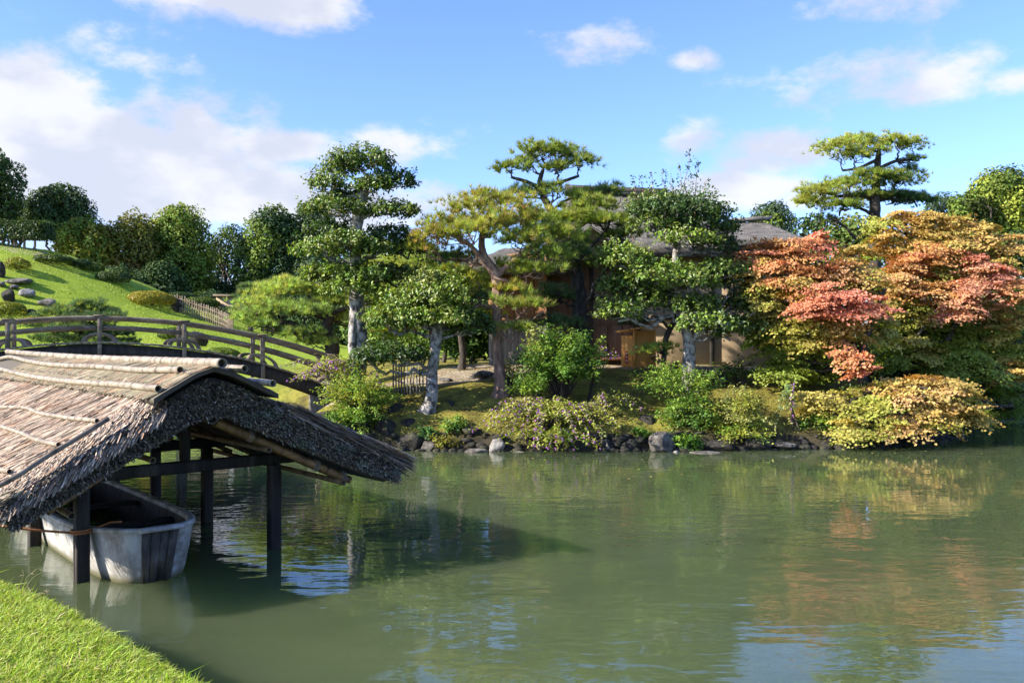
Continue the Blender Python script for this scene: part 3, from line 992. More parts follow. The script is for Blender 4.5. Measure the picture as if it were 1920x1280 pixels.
tree('pine_tree', 'tall two-tiered pine standing above the orange and red maples', 'tree', 31.0,
     [[(1640, 640, 30, 0), (1640, 520, 30, 0), (1640, 440, 26, 0), (1640, 400, 24, 0), (1643, 340, 18, 0), (1646, 300, 13, 0), (1648, 280, 8, 0)], [(1640, 372, 10, 0), (1600, 366, 8, -.1), (1550, 372, 6, -.2)], [(1644, 318, 9, 0), (1680, 302, 7, .1), (1710, 300, 5, .1)], [(1644, 300, 8, 0), (1610, 315, 6, -.1), (1580, 320, 5, -.1)]],
     [(1575, 285, 42, 28, -.2, N2, NL2), (1610, 270, 38, 18, .1, NL2, N1), (1605, 295, 34, 20, -.4, N2, N1), (1680, 270, 36, 18, 0, N2, NL2), (1712, 278, 24, 22, .2, N1, N2), (1650, 285, 20, 16, -.3, N2, NL), (1712, 302, 20, 10, .1, ND, N1),
      (1540, 365, 46, 22, -.3, N2, NL2), (1515, 382, 30, 14, 0, N2), (1590, 350, 42, 20, -.1, N1, N2), (1640, 332, 40, 16, -.4, N1, ND), (1680, 345, 42, 24, .1, N1, ND), (1700, 325, 22, 16, .3, ND), (1720, 380, 38, 18, .2, ND, N1), (1575, 390, 40, 16, -.4, N1, N2), (1630, 372, 44, 12, .2, N1, ND), (1550, 420, 22, 18, .2, NB, N2), (1680, 372, 40, 12, .3, ND)],
     'pine', PINE, 'dark_bark', amp=.9)
tree('pine_tree', 'small dwarf pine with a bent bare trunk before the plaster wall and orange kiosk', 'tree', 22.4,
     [[(1243, 690, 12, 0), (1246, 660, 12, 0), (1250, 630, 13, 0), (1265, 600, 11, 0), (1268, 570, 8, 0)], [(1256, 618, 7, 0), (1235, 598, 6, 0), (1205, 605, 5, 0)]],
     [(1222, 662, 28, 13, -.3, N1, ND), (1240, 655, 22, 12, -.1, N1), (1250, 560, 34, 16, .1, ND, N1), (1190, 608, 20, 9, .2, ND), (1275, 580, 22, 12, 0, ND, N1)],
     'pine', PINE, 'dark_bark', amp=.9)
tree('pine_tree', 'dark green dwarf pine spreading on the lawn behind the bridge crown', 'tree', 30.0,
     [[(150, 690, 20, 0), (150, 650, 18, 0), (155, 615, 12, 0), (160, 590, 8, 0)]],
     [(165, 578, 40, 14, 0, NB, N1), (205, 588, 22, 9, .1, NB, ND), (120, 592, 42, 15, -.3, NB, N1), (180, 602, 44, 14, -.5, NB, ND), (95, 612, 40, 14, -.3, NB, N1), (150, 622, 50, 15, -.6, NB, N1), (210, 628, 44, 14, -.3, ND, NB), (110, 640, 44, 14, -.4, NB, N1), (185, 648, 50, 14, -.5, ND, N1), (235, 645, 26, 10, 0, NB)],
     'pine', PINE, 'dark_bark')
tree('pine_tree', 'tiny cloud-pruned pine beyond the lattice fence end', 'tree', 46.0,
     [[(470, 575, 8, 0), (470, 555, 7, 0), (472, 540, 4, 0)]],
     [(472, 537, 20, 6, 0, NB, N1), (460, 548, 18, 6, -.2, NB, ND), (484, 549, 16, 5, 0, NB), (446, 557, 12, 6, 0, NB), (470, 560, 20, 6, -.3, NB, ND)],
     'pine', PINE, 'dark_bark')

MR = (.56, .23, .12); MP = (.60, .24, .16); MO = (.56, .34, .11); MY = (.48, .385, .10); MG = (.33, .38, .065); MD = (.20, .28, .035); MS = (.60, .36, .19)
MAP = 'autumn maples'
tree('maple_tree', 'red and orange maple spreading beside the plaster wall over the mossy bank', 'tree', 21.8,
     [[(1618, 720, 34, 0), (1615, 690, 28, 0), (1622, 640, 24, 0), (1640, 590, 18, 0), (1660, 540, 12, 0)], [(1616, 690, 20, 0), (1590, 650, 16, -.2), (1560, 600, 12, -.3), (1520, 540, 8, -.3)], [(1612, 700, 18, 0), (1570, 700, 14, .2), (1530, 680, 10, .2), (1480, 690, 7, .1)],
      [(1618, 680, 16, 0), (1560, 560, 11, .6), (1500, 500, 8, .8), (1450, 470, 5, .8)]],
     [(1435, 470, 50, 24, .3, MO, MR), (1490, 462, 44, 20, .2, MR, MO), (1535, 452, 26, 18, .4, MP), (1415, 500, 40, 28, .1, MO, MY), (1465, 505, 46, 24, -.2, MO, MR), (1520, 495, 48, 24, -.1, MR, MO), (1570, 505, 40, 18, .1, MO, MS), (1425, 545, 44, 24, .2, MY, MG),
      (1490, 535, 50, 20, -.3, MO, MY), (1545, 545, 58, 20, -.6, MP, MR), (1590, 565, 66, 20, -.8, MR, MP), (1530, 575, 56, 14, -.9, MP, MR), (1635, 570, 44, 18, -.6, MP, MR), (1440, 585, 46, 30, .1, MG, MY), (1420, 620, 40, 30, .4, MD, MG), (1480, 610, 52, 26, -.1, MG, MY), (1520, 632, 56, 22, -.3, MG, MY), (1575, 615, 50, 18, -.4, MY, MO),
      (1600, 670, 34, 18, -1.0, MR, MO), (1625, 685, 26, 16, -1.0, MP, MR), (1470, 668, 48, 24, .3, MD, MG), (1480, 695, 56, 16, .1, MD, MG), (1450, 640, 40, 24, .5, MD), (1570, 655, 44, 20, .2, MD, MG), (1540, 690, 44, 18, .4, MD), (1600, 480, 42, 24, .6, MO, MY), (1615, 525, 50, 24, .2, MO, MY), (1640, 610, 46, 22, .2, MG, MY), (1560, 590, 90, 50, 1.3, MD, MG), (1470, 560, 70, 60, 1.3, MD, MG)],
     'maple', MAP, 'dark_bark', padname='leaf_spray', amp=.6)
tree('maple_tree', 'large orange and yellow maple with long bare arching limbs beside the channel', 'tree', 24.5,
     [[(1752, 735, 40, 0), (1750, 700, 32, 0), (1770, 650, 22, 0), (1800, 590, 15, 0), (1830, 530, 9, 0)], [(1748, 712, 26, 0), (1700, 690, 17, -.3), (1720, 630, 11, -.6), (1760, 580, 8, -.8)], [(1756, 712, 24, 0), (1800, 680, 17, .2), (1860, 650, 11, .2), (1900, 610, 7, .1)],
      [(1750, 690, 20, 0), (1730, 600, 14, .3), (1710, 500, 10, .4), (1700, 440, 7, .4)], [(1756, 700, 22, 0), (1830, 690, 14, -.5), (1880, 690, 9, -.8)], [(1745, 715, 20, 0), (1680, 640, 12, .6), (1650, 560, 8, .9)]],
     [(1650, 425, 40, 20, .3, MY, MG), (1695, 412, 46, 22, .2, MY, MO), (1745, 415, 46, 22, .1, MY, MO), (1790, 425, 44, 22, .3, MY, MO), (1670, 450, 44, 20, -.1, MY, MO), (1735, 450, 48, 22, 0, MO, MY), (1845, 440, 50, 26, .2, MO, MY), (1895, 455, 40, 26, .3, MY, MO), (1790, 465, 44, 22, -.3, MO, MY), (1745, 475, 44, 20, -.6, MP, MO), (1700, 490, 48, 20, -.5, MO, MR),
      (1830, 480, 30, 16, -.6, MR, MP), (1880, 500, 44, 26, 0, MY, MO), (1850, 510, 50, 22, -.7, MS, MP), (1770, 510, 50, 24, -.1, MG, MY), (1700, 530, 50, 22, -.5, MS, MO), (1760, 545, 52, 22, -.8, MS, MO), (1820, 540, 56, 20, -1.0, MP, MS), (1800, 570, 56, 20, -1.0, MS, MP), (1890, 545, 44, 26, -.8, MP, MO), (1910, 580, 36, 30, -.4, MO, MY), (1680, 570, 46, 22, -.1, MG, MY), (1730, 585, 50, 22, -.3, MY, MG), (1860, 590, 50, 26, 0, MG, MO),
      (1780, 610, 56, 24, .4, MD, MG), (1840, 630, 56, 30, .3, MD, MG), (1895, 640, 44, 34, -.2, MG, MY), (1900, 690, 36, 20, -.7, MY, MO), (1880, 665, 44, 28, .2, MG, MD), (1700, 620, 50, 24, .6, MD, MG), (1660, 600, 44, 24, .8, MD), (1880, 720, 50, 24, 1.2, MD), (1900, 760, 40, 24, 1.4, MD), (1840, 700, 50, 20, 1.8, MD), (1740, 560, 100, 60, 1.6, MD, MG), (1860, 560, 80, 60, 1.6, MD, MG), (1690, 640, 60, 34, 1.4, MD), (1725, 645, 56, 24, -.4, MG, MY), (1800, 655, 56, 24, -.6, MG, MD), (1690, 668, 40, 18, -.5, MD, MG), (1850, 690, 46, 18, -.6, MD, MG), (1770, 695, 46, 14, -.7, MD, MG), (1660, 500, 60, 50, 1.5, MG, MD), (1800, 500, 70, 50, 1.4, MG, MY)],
     'maple', MAP, 'dark_bark', padname='leaf_spray', amp=.6)
tree('maple_tree', 'low yellow-orange maple arching out over the water', 'tree', 20.6,
     [[(1672, 760, 26, .6), (1668, 740, 22, .5), (1680, 725, 15, .2), (1720, 725, 10, -.1), (1770, 735, 7, -.3)], [(1668, 742, 16, .5), (1630, 735, 11, .1), (1590, 755, 8, -.2)], [(1672, 738, 14, .4), (1680, 760, 9, -.3), (1690, 780, 6, -.7)]],
     [(1670, 720, 50, 18, .2, MY, MO), (1720, 718, 52, 18, .3, MY, MO), (1640, 738, 44, 16, 0, MY, MG), (1790, 722, 48, 16, .2, MO, MY), (1760, 740, 50, 16, -.1, MY, MS), (1700, 745, 52, 16, -.2, MS, MY), (1800, 750, 40, 16, .1, MY, MG), (1545, 752, 48, 18, -.1, MG, MY), (1590, 745, 40, 18, .1, MG, MY), (1600, 770, 50, 16, -.3, MY, MG), (1655, 765, 50, 16, -.4, MY, MG), (1560, 778, 38, 12, -.3, MG),
      (1640, 790, 48, 14, -.6, MY, MG), (1590, 797, 44, 12, -.7, MG, MY), (1690, 790, 44, 14, -.7, MY, MS), (1740, 775, 48, 14, -.4, MY, MO), (1790, 772, 44, 14, -.3, MY, MO), (1610, 812, 34, 7, -.8, MG, MY), (1700, 806, 36, 9, -.8, MY, MO), (1760, 795, 36, 10, -.5, MY, MG), (1515, 745, 24, 14, 0, MG, MY), (1820, 780, 26, 12, 0, MO, MY)],
     'maple', MAP, 'dark_bark', padname='leaf_spray', amp=.6)

# ------------------------------------------------------------------ woods behind


def forest_tree(label, px, top, half, d, col, col2=None, base=600, shape=1.0, lumps=15, trunk=True, leaf=.26, group='woodland trees behind the garden', cat='tree', name='woodland_tree', open_=1.0, bark='dark_bark'):
    sx = d / FPX
    x0 = (px - 960) * sx
    gz = H(x0, d)
    ztop = EYE + (640 - top) * sx
    zb = EYE + (640 - base) * sx
    root = thing(name, label, cat, (x0, d, gz), group)
    org = np.array(root.location)
    tb = B()
    hgt = ztop - gz
    fork = max(hgt * .3, .8)
    p = spline([[x0, d, gz - .2], [x0 + rng.normal(0, .15), d, gz + fork], [x0 + rng.normal(0, .4), d, gz + hgt * .75]], 10)
    add_tube(tb, p, np.linspace(.028 * hgt, .008 * hgt, 10), 8, True, .05)
    R0 = half * sx
    ctr = np.array([x0, d, (ztop + zb) / 2])
    rz = (ztop - zb) / 2
    LS = []
    lumps = int(lumps * 1.5)
    for i in range(lumps):
        u = 1 - 2 * (i + .5) / lumps
        t = i * 2.39996 + rng.normal(0, .25)
        wz = math.sqrt(max(1 - abs(u) ** 2.4, .08)) * (1 if u < 0 else shape + (1 - shape) * (1 - u))
        lr = R0 * rng.uniform(.36, .56)
        c = ctr + np.array([math.cos(t) * (R0 - lr * .75) * wz, math.sin(t) * (R0 - lr * .75) * wz * .8, u * (rz - lr * .6)])
        LS.append((c, lr))
        if i < 8:
            add_tube(tb, wiggle(p[rng.integers(3, 9)], c, 6, .5, .05), np.linspace(.010 * hgt, .004 * hgt, 6), 5, False)
    tb.build('trunk', M[bark], root, True)
    VV, FF, CC, n = [], [], [], 0
    for (c, lr) in LS:
        m = int(4 * math.pi * lr * lr * .95 * open_ / (leaf * leaf * .5) * .95)
        tp, td = shell(m, c, (lr, lr * .9, lr * .85), -.8, .6, .2)
        m = len(tp)
        cl = vary(col, 1, .12, .04)[0]
        if col2 is not None and rng.random() < .4:
            cl = np.asarray(col2)
        V, F, C = leaf_cloud(tp, td + np.array([0, 0, .35]) + rng.normal(0, .5, (m, 3)), rng.uniform(.6, 1.25, m) * leaf, rng.uniform(.5, .8, m) * leaf, vary(cl, m, .22, .06))
        VV.append(V); FF.append(F + n); CC.append(C); n += len(V)
    link('crown', mk_mesh('crown', np.concatenate(VV) - org, np.concatenate(FF), np.concatenate(CC)), M['forest'], root)
    return root


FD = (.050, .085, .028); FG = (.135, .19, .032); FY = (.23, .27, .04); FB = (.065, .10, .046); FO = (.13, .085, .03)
forest_tree('very dark tree at the hilltop, tallest above the clipped hedge', -20, 285, 62, 62, FD, None, 430, .9)
forest_tree('dark rounded tree right behind the clipped hedge', 112, 346, 62, 66, FD, FB, 460, .8)
forest_tree('thin dark tree between the tallest hilltop tree and its rounded neighbour', 38, 372, 34, 68, FB, None, 440, .8, open_=.6)
forest_tree('yellow-green autumn tree at the crest of the grassy hill', 160, 408, 56, 64, (.22, .20, .03), FG, 520, .8, 16)
forest_tree('brownish thinly leaved tree turning to autumn above the hill crest', 245, 400, 62, 66, (.20, .15, .045), (.17, .17, .035), 570, .8, 16, open_=.75)
forest_tree('tall dense camphor-like tree with sunlit lumpy crown', 335, 386, 66, 68, FG, FY, 590, .7, 22)
forest_tree('lower dark tree beneath the sunlit lumpy crown', 300, 492, 56, 63, FD, None, 600, .8)
forest_tree('airy tree with bare limbs and sky showing between two dense crowns', 430, 420, 40, 74, FB, FG, 500, .8, 9, open_=.6)
forest_tree('dark low tree under the airy one', 420, 530, 60, 70, FD, None, 610, .9, 12)
forest_tree('broad dark green dome-shaped tree behind the spreading pine', 508, 385, 64, 70, (.030, .062, .022), FG, 600, .75, 22)
forest_tree('dark rounded tree close behind the tall cloud-pruned tree', 590, 368, 58, 72, FB, FD, 600, .8, 16)
forest_tree('low grey-green rounded tree beside the dome-shaped tree', 590, 470, 44, 62, (.035, .065, .03), None, 600, .9, 12)
forest_tree('dark tree behind the bridge end shrubs', 660, 480, 70, 64, FD, FB, 610, .9, 14)
forest_tree('dark evergreen filling the gap behind the red pine', 770, 455, 60, 60, FD, (.04, .07, .025), 620, .9, 14)
forest_tree('dusky evergreen behind the house gable', 860, 475, 60, 58, (.04, .075, .02), FD, 620, .9, 14)
forest_tree('dark distant tree showing over the small thatched roof', 1445, 378, 44, 80, FB, FG, 470, .9, 12)
forest_tree('bluish distant tree beyond the two-tiered pine', 1765, 362, 40, 90, (.045, .075, .05), FB, 470, .9, 12)
forest_tree('yellow-green camphor-like tree with lumpy sunlit crown by the channel', 1880, 318, 72, 66, (.085, .125, .022), FY, 480, .8, 24)
forest_tree('olive tree leaning against the lumpy sunlit crown', 1815, 360, 44, 64, (.06, .085, .022), FG, 490, .85, 14)
forest_tree('dark tree low behind the yellow maple top', 1900, 430, 60, 56, FD, FG, 600, .9, 12)
forest_tree('leafy green bush tree below the two-tiered pine', 1590, 405, 60, 36, (.085, .13, .028), (.14, .15, .03), 560, .9, 14, leaf=.2)
forest_tree('light green shrub tree beside the small thatched roof', 1520, 400, 36, 33, (.06, .10, .025), FG, 520, .8, 10, leaf=.18)
forest_tree('green leafy tree behind the orange maple crown', 1720, 430, 70, 34, (.05, .09, .022), FD, 640, .9, 14, leaf=.2)
forest_tree('deep green tree shading the far side of the channel', 1850, 500, 80, 40, FD, FG, 700, .9, 16, leaf=.22)
forest_tree('dense green tree closing the view beside the house', 830, 500, 60, 31, (.05, .095, .022), G2, 650, .9, 14, leaf=.17)
forest_tree('yellow-green bushy tree behind the white fence', 720, 490, 60, 33, (.12, .16, .03), NL, 640, .9, 12, leaf=.17)
forest_tree('leafy evergreen filling the shade behind the small pale-trunked tree', 880, 560, 60, 28.5, (.06, .11, .02), G2, 680, .9, 12, leaf=.15)

for (lb_, px_, top_, half_, d_) in (
        ('tall dark tree in the rear belt behind the yellow-green autumn tree', 185, 425, 60, 84), ('dark tree in the rear belt between the brownish and the sunlit trees', 285, 412, 60, 86),
        ('dark tree in the rear belt beside the airy tree', 392, 452, 54, 88), ('dark tree in the rear belt joining the airy tree and the dome-shaped tree', 462, 440, 44, 86),
        ('dark tree in the rear belt between the dome-shaped tree and the tall cloud-pruned tree', 560, 402, 56, 84), ('dark tree in the rear belt seen right of the tall cloud-pruned trunk', 680, 438, 62, 82),
        ('dark tree in the rear belt nearest the red pine crown', 770, 452, 56, 84)):
    forest_tree(lb_, px_, top_, half_, d_, FD, FB, 620, .8, 9, leaf=.42)
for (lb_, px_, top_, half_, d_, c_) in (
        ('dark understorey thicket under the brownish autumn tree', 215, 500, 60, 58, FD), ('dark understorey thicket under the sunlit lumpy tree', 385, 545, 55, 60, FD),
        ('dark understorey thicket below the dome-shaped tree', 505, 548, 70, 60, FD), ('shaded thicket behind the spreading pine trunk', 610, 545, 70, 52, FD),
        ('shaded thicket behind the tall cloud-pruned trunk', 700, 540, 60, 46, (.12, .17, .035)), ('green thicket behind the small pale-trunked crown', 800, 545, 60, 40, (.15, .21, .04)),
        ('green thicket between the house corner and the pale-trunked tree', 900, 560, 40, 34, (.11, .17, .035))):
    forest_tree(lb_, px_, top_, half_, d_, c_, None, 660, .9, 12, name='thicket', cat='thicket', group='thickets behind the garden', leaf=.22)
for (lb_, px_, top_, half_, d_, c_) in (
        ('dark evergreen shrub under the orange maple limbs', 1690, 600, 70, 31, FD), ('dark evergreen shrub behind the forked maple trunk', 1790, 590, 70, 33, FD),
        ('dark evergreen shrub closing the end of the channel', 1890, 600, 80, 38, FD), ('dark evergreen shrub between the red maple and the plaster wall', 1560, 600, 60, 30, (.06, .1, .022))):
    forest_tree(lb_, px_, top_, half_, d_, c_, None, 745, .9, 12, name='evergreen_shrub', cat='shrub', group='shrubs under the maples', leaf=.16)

# ------------------------------------------------------------------ clipped bushes, hedge


def ground_hit(px, py, d0, win=9.):
    """depth at which the sight line through px, py meets the ground, near d0"""
    ds = np.linspace(d0 - win, d0 + win, 241)
    pts = np.array([P(px, py, q) for q in ds])
    f = pts[:, 2] - height(pts[:, 0], pts[:, 1])
    ix = np.nonzero((f[:-1] > 0) & (f[1:] <= 0))[0]
    if len(ix) == 0:
        return float(ds[np.argmin(np.abs(f))])
    return float(ds[ix[np.argmin(np.abs(ds[ix] - d0))]])


def bush(label, px, py, rx, ry, d, col, col2=None, leaf=.09, name='clipped_bush', group='clipped bushes on the hill', dens=1.0, depth=.9):
    d = ground_hit(px, py + ry * .75, d)
    c = P(px, py, d)
    sx = d / FPX
    gz = H(c[0], c[1])
    root = thing(name, label, 'bush', (c[0], c[1], gz), group)
    r = np.array([rx * sx, rx * sx * depth, ry * sx])
    zc = gz + r[2] * .55
    c = np.array([c[0], c[1], zc])
    org = np.array(root.location)
    m = int(2 * math.pi * r[0] * r[1] * 1.6 / (leaf * leaf * .4) * 1.5 * dens)
    tp, td = shell(m, c, r, -.55, .82, .05)
    m = len(tp)
    cc = vary(col, m, .25, .08)
    if col2 is not None:
        q = rng.random(m) < .35
        cc[q] = vary(col2, q.sum(), .2, .08)
    V, F, C = leaf_cloud(tp, td + rng.normal(0, .55, (m, 3)), rng.uniform(.6, 1.2, m) * leaf, rng.uniform(.45, .7, m) * leaf, cc)
    link('foliage', mk_mesh('foliage', V - org, F, C), M['shrub'], root)
    sb = B()
    for k in range(5):
        e = c + np.array([rng.uniform(-.6, .6) * r[0], rng.uniform(-.5, .5) * r[1], r[2] * .2])
        add_tube(sb, wiggle(np.array([c[0] + rng.normal(0, .05), c[1], gz - .1]), e, 5, .3), np.linspace(.03, .012, 5), 5, False)
    sb.build('stem', M['dark_bark'], root)
    return root


BG = (.13, .17, .018); BY = (.30, .25, .025); BD = (.04, .075, .02)
bush('small round yellow-green clipped bush below the hilltop hedge', 33, 493, 23, 14, 43, BG, BY, .10)
bush('dark flat clipped bush on the hill crest under the hedge end', 100, 485, 36, 11, 44, BD, BG, .10)
bush('clipped bush on the hill edge, first beyond the dark flat one', 152, 493, 26, 10, 46.5, BD, None, .10)
bush('greenish clipped bush in the middle of the hill edge row', 172, 499, 22, 11, 47.5, BG, BD, .10)
bush('dark wide clipped bush lowest on the hill edge', 212, 518, 32, 14, 47, (.06, .095, .018), BD, .10)
bush('round yellow-green clipped bush beside the pointed dark stone', 14, 577, 33, 16, 34, BG, BY, .085)
bush('small golden clipped bush behind the dwarf pine', 62, 600, 20, 10, 32.5, BY, BG, .08)
bush('orange-tipped small bush above the dwarf pine', 148, 575, 24, 9, 33.5, (.34, .22, .03), BY, .08)
bush('large golden clipped bush at the head of the lattice fence', 282, 558, 43, 17, 41.5, BY, (.24, .22, .025), .09)
bush('glossy dark round bush behind the bridge rail', 324, 592, 29, 14, 30.5, (.075, .115, .02), BG, .08, dens=.9)
bush('green clipped bush behind the lattice fence middle', 372, 552, 40, 12, 52, BG, BD, .10)
bush('dark clipped bush behind the lattice fence end', 428, 571, 28, 13, 50, (.055, .09, .018), BD, .10)
bush('pale green low bush behind the far bridge rail', 415, 655, 34, 14, 27.5, (.16, .22, .04), BG, .07)
bush('dark rounded shrub at the feet of the dome-shaped tree', 340, 540, 30, 10, 56, BD, None, .1)


def hedge():
    root = thing('clipped_hedge', 'flat-topped clipped hedge with bare trunks on the hilltop', 'hedge', (-27.6, 47, H(-27.6, 47)))
    org = np.array(root.location)
    n = 11000
    p = rng.uniform(0, 1, (n, 3))
    ax = rng.integers(0, 3, n)
    side = rng.random(n) < .5
    p[ax == 0, 0] = side[ax == 0] * 1.
    p[ax == 1, 1] = np.where(side[ax == 1], .0, 1.)
    p[ax == 2, 2] = np.where(rng.random((ax == 2).sum()) < .8, 1., 0.)
    p = np.clip(p + rng.normal(0, .03, (n, 3)), -.05, 1.07)
    x = -32 + p[:, 0] * 6.25
    y = 46.2 + p[:, 1] * 1.5
    z0 = EYE + (640 - 448) / FPX * 47; z1 = EYE + (640 - 417) / FPX * 47
    z = z0 + p[:, 2] * (z1 - z0) + wob(x, y, 2.0, 1) * .06
    nor = np.zeros((n, 3)); nor[np.arange(n), ax] = np.where(p[np.arange(n), ax] > .5, 1, -1)
    V, F, C = leaf_cloud(np.stack([x, y, z], 1), nor + rng.normal(0, .5, (n, 3)), rng.uniform(.1, .18, n), rng.uniform(.06, .10, n), vary((.045, .08, .018), n, .25, .08))
    link('foliage', mk_mesh('foliage', V - org, F, C), M['shrub'], root)
    for k in range(12):
        x = -31.6 + k * .5 + rng.normal(0, .08)
        b = B()
        add_tube(b, wiggle(np.array([x, 46.8, H(x, 46.8) - .1]), np.array([x + rng.normal(0, .12), 46.9, z0 + .35]), 6, .3), np.linspace(.07, .05, 6), 6, False, .05)
        b.build('trunk', M['grey_wood'], root, True)


hedge()

# ------------------------------------------------------------------ rocks


def rock(label, px, py, w, h, d, mat='rock', depth=.8, name='garden_rock', group='shore rocks', cuts=12, sink=.25, seed=None):
    """w, h are the seen width and height in picture units; the rock sits on the ground or in the water"""
    c = P(px, py, d)
    sx = d / FPX
    bm = bmesh.new()
    bmesh.ops.create_icosphere(bm, subdivisions=4 if w * h > 900 else 3, radius=1)
    V = np.array([v.co[:] for v in bm.verts])
    F = np.array([[v.index for v in f.verts] for f in bm.faces])
    bm.free()
    for k in range(cuts):
        n = nrm(rng.normal(size=3) * np.array([1, 1, .8]))
        o = rng.uniform(.58, .88)
        s = V @ n
        V = V - np.where(s > o, s - o, 0)[:, None] * n * .94
    ph = rng.uniform(0, 6, 3)
    V = V * (1 + .035 * np.sin(V[:, :1] * 7 + ph[0]) * np.cos(V[:, 1:2] * 6 + ph[1]) + .02 * np.sin(V[:, 2:] * 15 + V[:, :1] * 12 + ph[2]) + .012 * rng.normal(size=(len(V), 1)))
    ex = V.max(0) - V.min(0)
    V = V / ex * np.array([w * sx, w * sx * depth, h * sx * (1 + sink)])
    V[:, 2] -= V[:, 2].max() - h * sx / 2
    me = mk_mesh(name, V, F, None, False)
    o = link(name, me, M[mat], None, (float(c[0]), float(c[1]), float(c[2])))
    return tag(o, label, 'rock', group)


SHORE = [
    ('dark boulder below the bamboo fence, by the bright nandina shrub', 742, 772, 44, 34, 20.9, 'dark_rock'),
    ('dark boulder at the foot of the leaning pale trunk', 768, 800, 46, 34, 20.4, 'dark_rock'),
    ('black wet boulder under the bright nandina shrub', 720, 806, 60, 44, 20.2, 'dark_rock'),
    ('dark boulder half hidden behind the thatch tip', 672, 812, 50, 40, 20.2, 'dark_rock'),
    ('dark broad boulder just above water beneath the pale trunk', 768, 826, 60, 34, 19.9, 'dark_rock'),
    ('small brown stone at the waterline under the pale trunk', 806, 836, 34, 20, 19.7, 'rock'),
    ('dark layered rock beside the small fern', 872, 818, 52, 30, 20.0, 'dark_rock'),
    ('flat brown stone at the waterline, first of two beside the grey block', 893, 845, 46, 11, 19.45, 'rock'),
    ('squared grey block standing in the water', 932, 836, 32, 28, 19.5, 'pale_rock'),
    ('flat ridged stone in the water under the purple-berry shrub', 972, 849, 42, 9, 19.4, 'rock'),
    ('dark rock behind the squared grey block', 955, 820, 40, 26, 20.0, 'dark_rock'),
    ('dark stone under the purple-berry shrub centre', 1030, 832, 60, 26, 19.8, 'dark_rock'),
    ('dark stone under the purple-berry shrub edge', 1090, 836, 50, 22, 19.7, 'dark_rock'),
    ('brown cracked stone at the waterline with yellow moss', 1135, 836, 36, 26, 19.6, 'rock'),
    ('dark low stone between the cracked stone and the big grey boulder', 1180, 834, 44, 26, 19.7, 'dark_rock'),
    ('big grey boulder with pale streaks at the waterline', 1240, 826, 52, 36, 19.5, 'rock'),
    ('round dark rock on the moss above the cracked stone', 1212, 790, 38, 28, 20.4, 'dark_rock'),
    ('small dark rock on the moss above the big grey boulder', 1266, 795, 28, 22, 20.4, 'dark_rock'),
    ('tiny white pebble at the waterline beside the big grey boulder', 1268, 849, 14, 10, 19.3, 'pale_rock'),
    ('flat submerged brown slab beside the tiny white pebble', 1325, 848, 64, 5, 19.25, 'rock'),
    ('dark shore stone below the pale leafed shrub', 1350, 834, 60, 20, 19.7, 'dark_rock'),
    ('dark shore stone between the pale leafed shrub and the hanging stem', 1420, 830, 56, 20, 19.8, 'dark_rock'),
    ('flat grey stone lying in the shaded water near the low maple', 1470, 833, 46, 9, 19.7, 'rock'),
    ('dark shore stone beneath the low maple, nearest its trunk', 1530, 822, 60, 26, 20.3, 'dark_rock'),
    ('dark shore stone beneath the low maple, beyond the trunk', 1610, 815, 70, 24, 21.0, 'dark_rock'),
    ('low dark rock on the moss behind the hanging stem', 1345, 705, 48, 22, 22.4, 'dark_rock'),
    ('mossy stone on the slope under the red maple', 1545, 705, 40, 14, 22.2, 'dark_rock'),
    ('dark boulder at the island corner beside the bridge end', 610, 790, 60, 44, 21.0, 'dark_rock'),
    ('pale stepping stone beside the sand path', 836, 712, 34, 10, 22.8, 'rock'),
    ('low edging stone along the sand path', 905, 700, 40, 12, 23.0, 'rock'),
    ('mossy hump stone behind the leaning pale trunk', 838, 760, 50, 20, 21.2, 'dark_rock'),
]
for a in SHORE:
    rock(*a)
HILLR = [
    ('flat pale slab high on the grassy hill', 38, 526, 54, 11, 39.5, 'rock'),
    ('small grey stone under the flat pale slab', 28, 537, 22, 9, 38, 'rock'),
    ('whitish blocky stone on the grass above the recumbent rock', 51, 548, 33, 16, 36.5, 'pale_rock'),
    ('pointed dark stone behind the round clipped bush', 16, 553, 30, 26, 36.3, 'dark_rock'),
    ('recumbent grey rock on the lawn above the dwarf pine', 89, 566, 42, 15, 35, 'rock'),
    ('dark flat stone beside the round clipped bush', 57, 583, 24, 10, 33.5, 'dark_rock'),
    ('grey stone cut by the picture edge, halfway up the hill', 2, 532, 20, 10, 39, 'rock'),
    ('dark rock highest on the hill below the hedge', 1, 505, 18, 34, 42, 'dark_rock'),
    ('dark upright rock between the golden bush and the fence', 333, 572, 26, 30, 40.8, 'dark_rock'),
    ('dark triangular stone on the lawn behind the bridge rail', 375, 632, 36, 26, 28, 'dark_rock'),
]
for a in HILLR:
    a = (a[0], a[1], a[2], a[3] * .88, a[4] * .9, ground_hit(a[1], a[2] + a[4] * .4, a[5]), *a[6:])
    rock(*a, group='stones on the grassy hill')

# ------------------------------------------------------------------ shrubs on the island


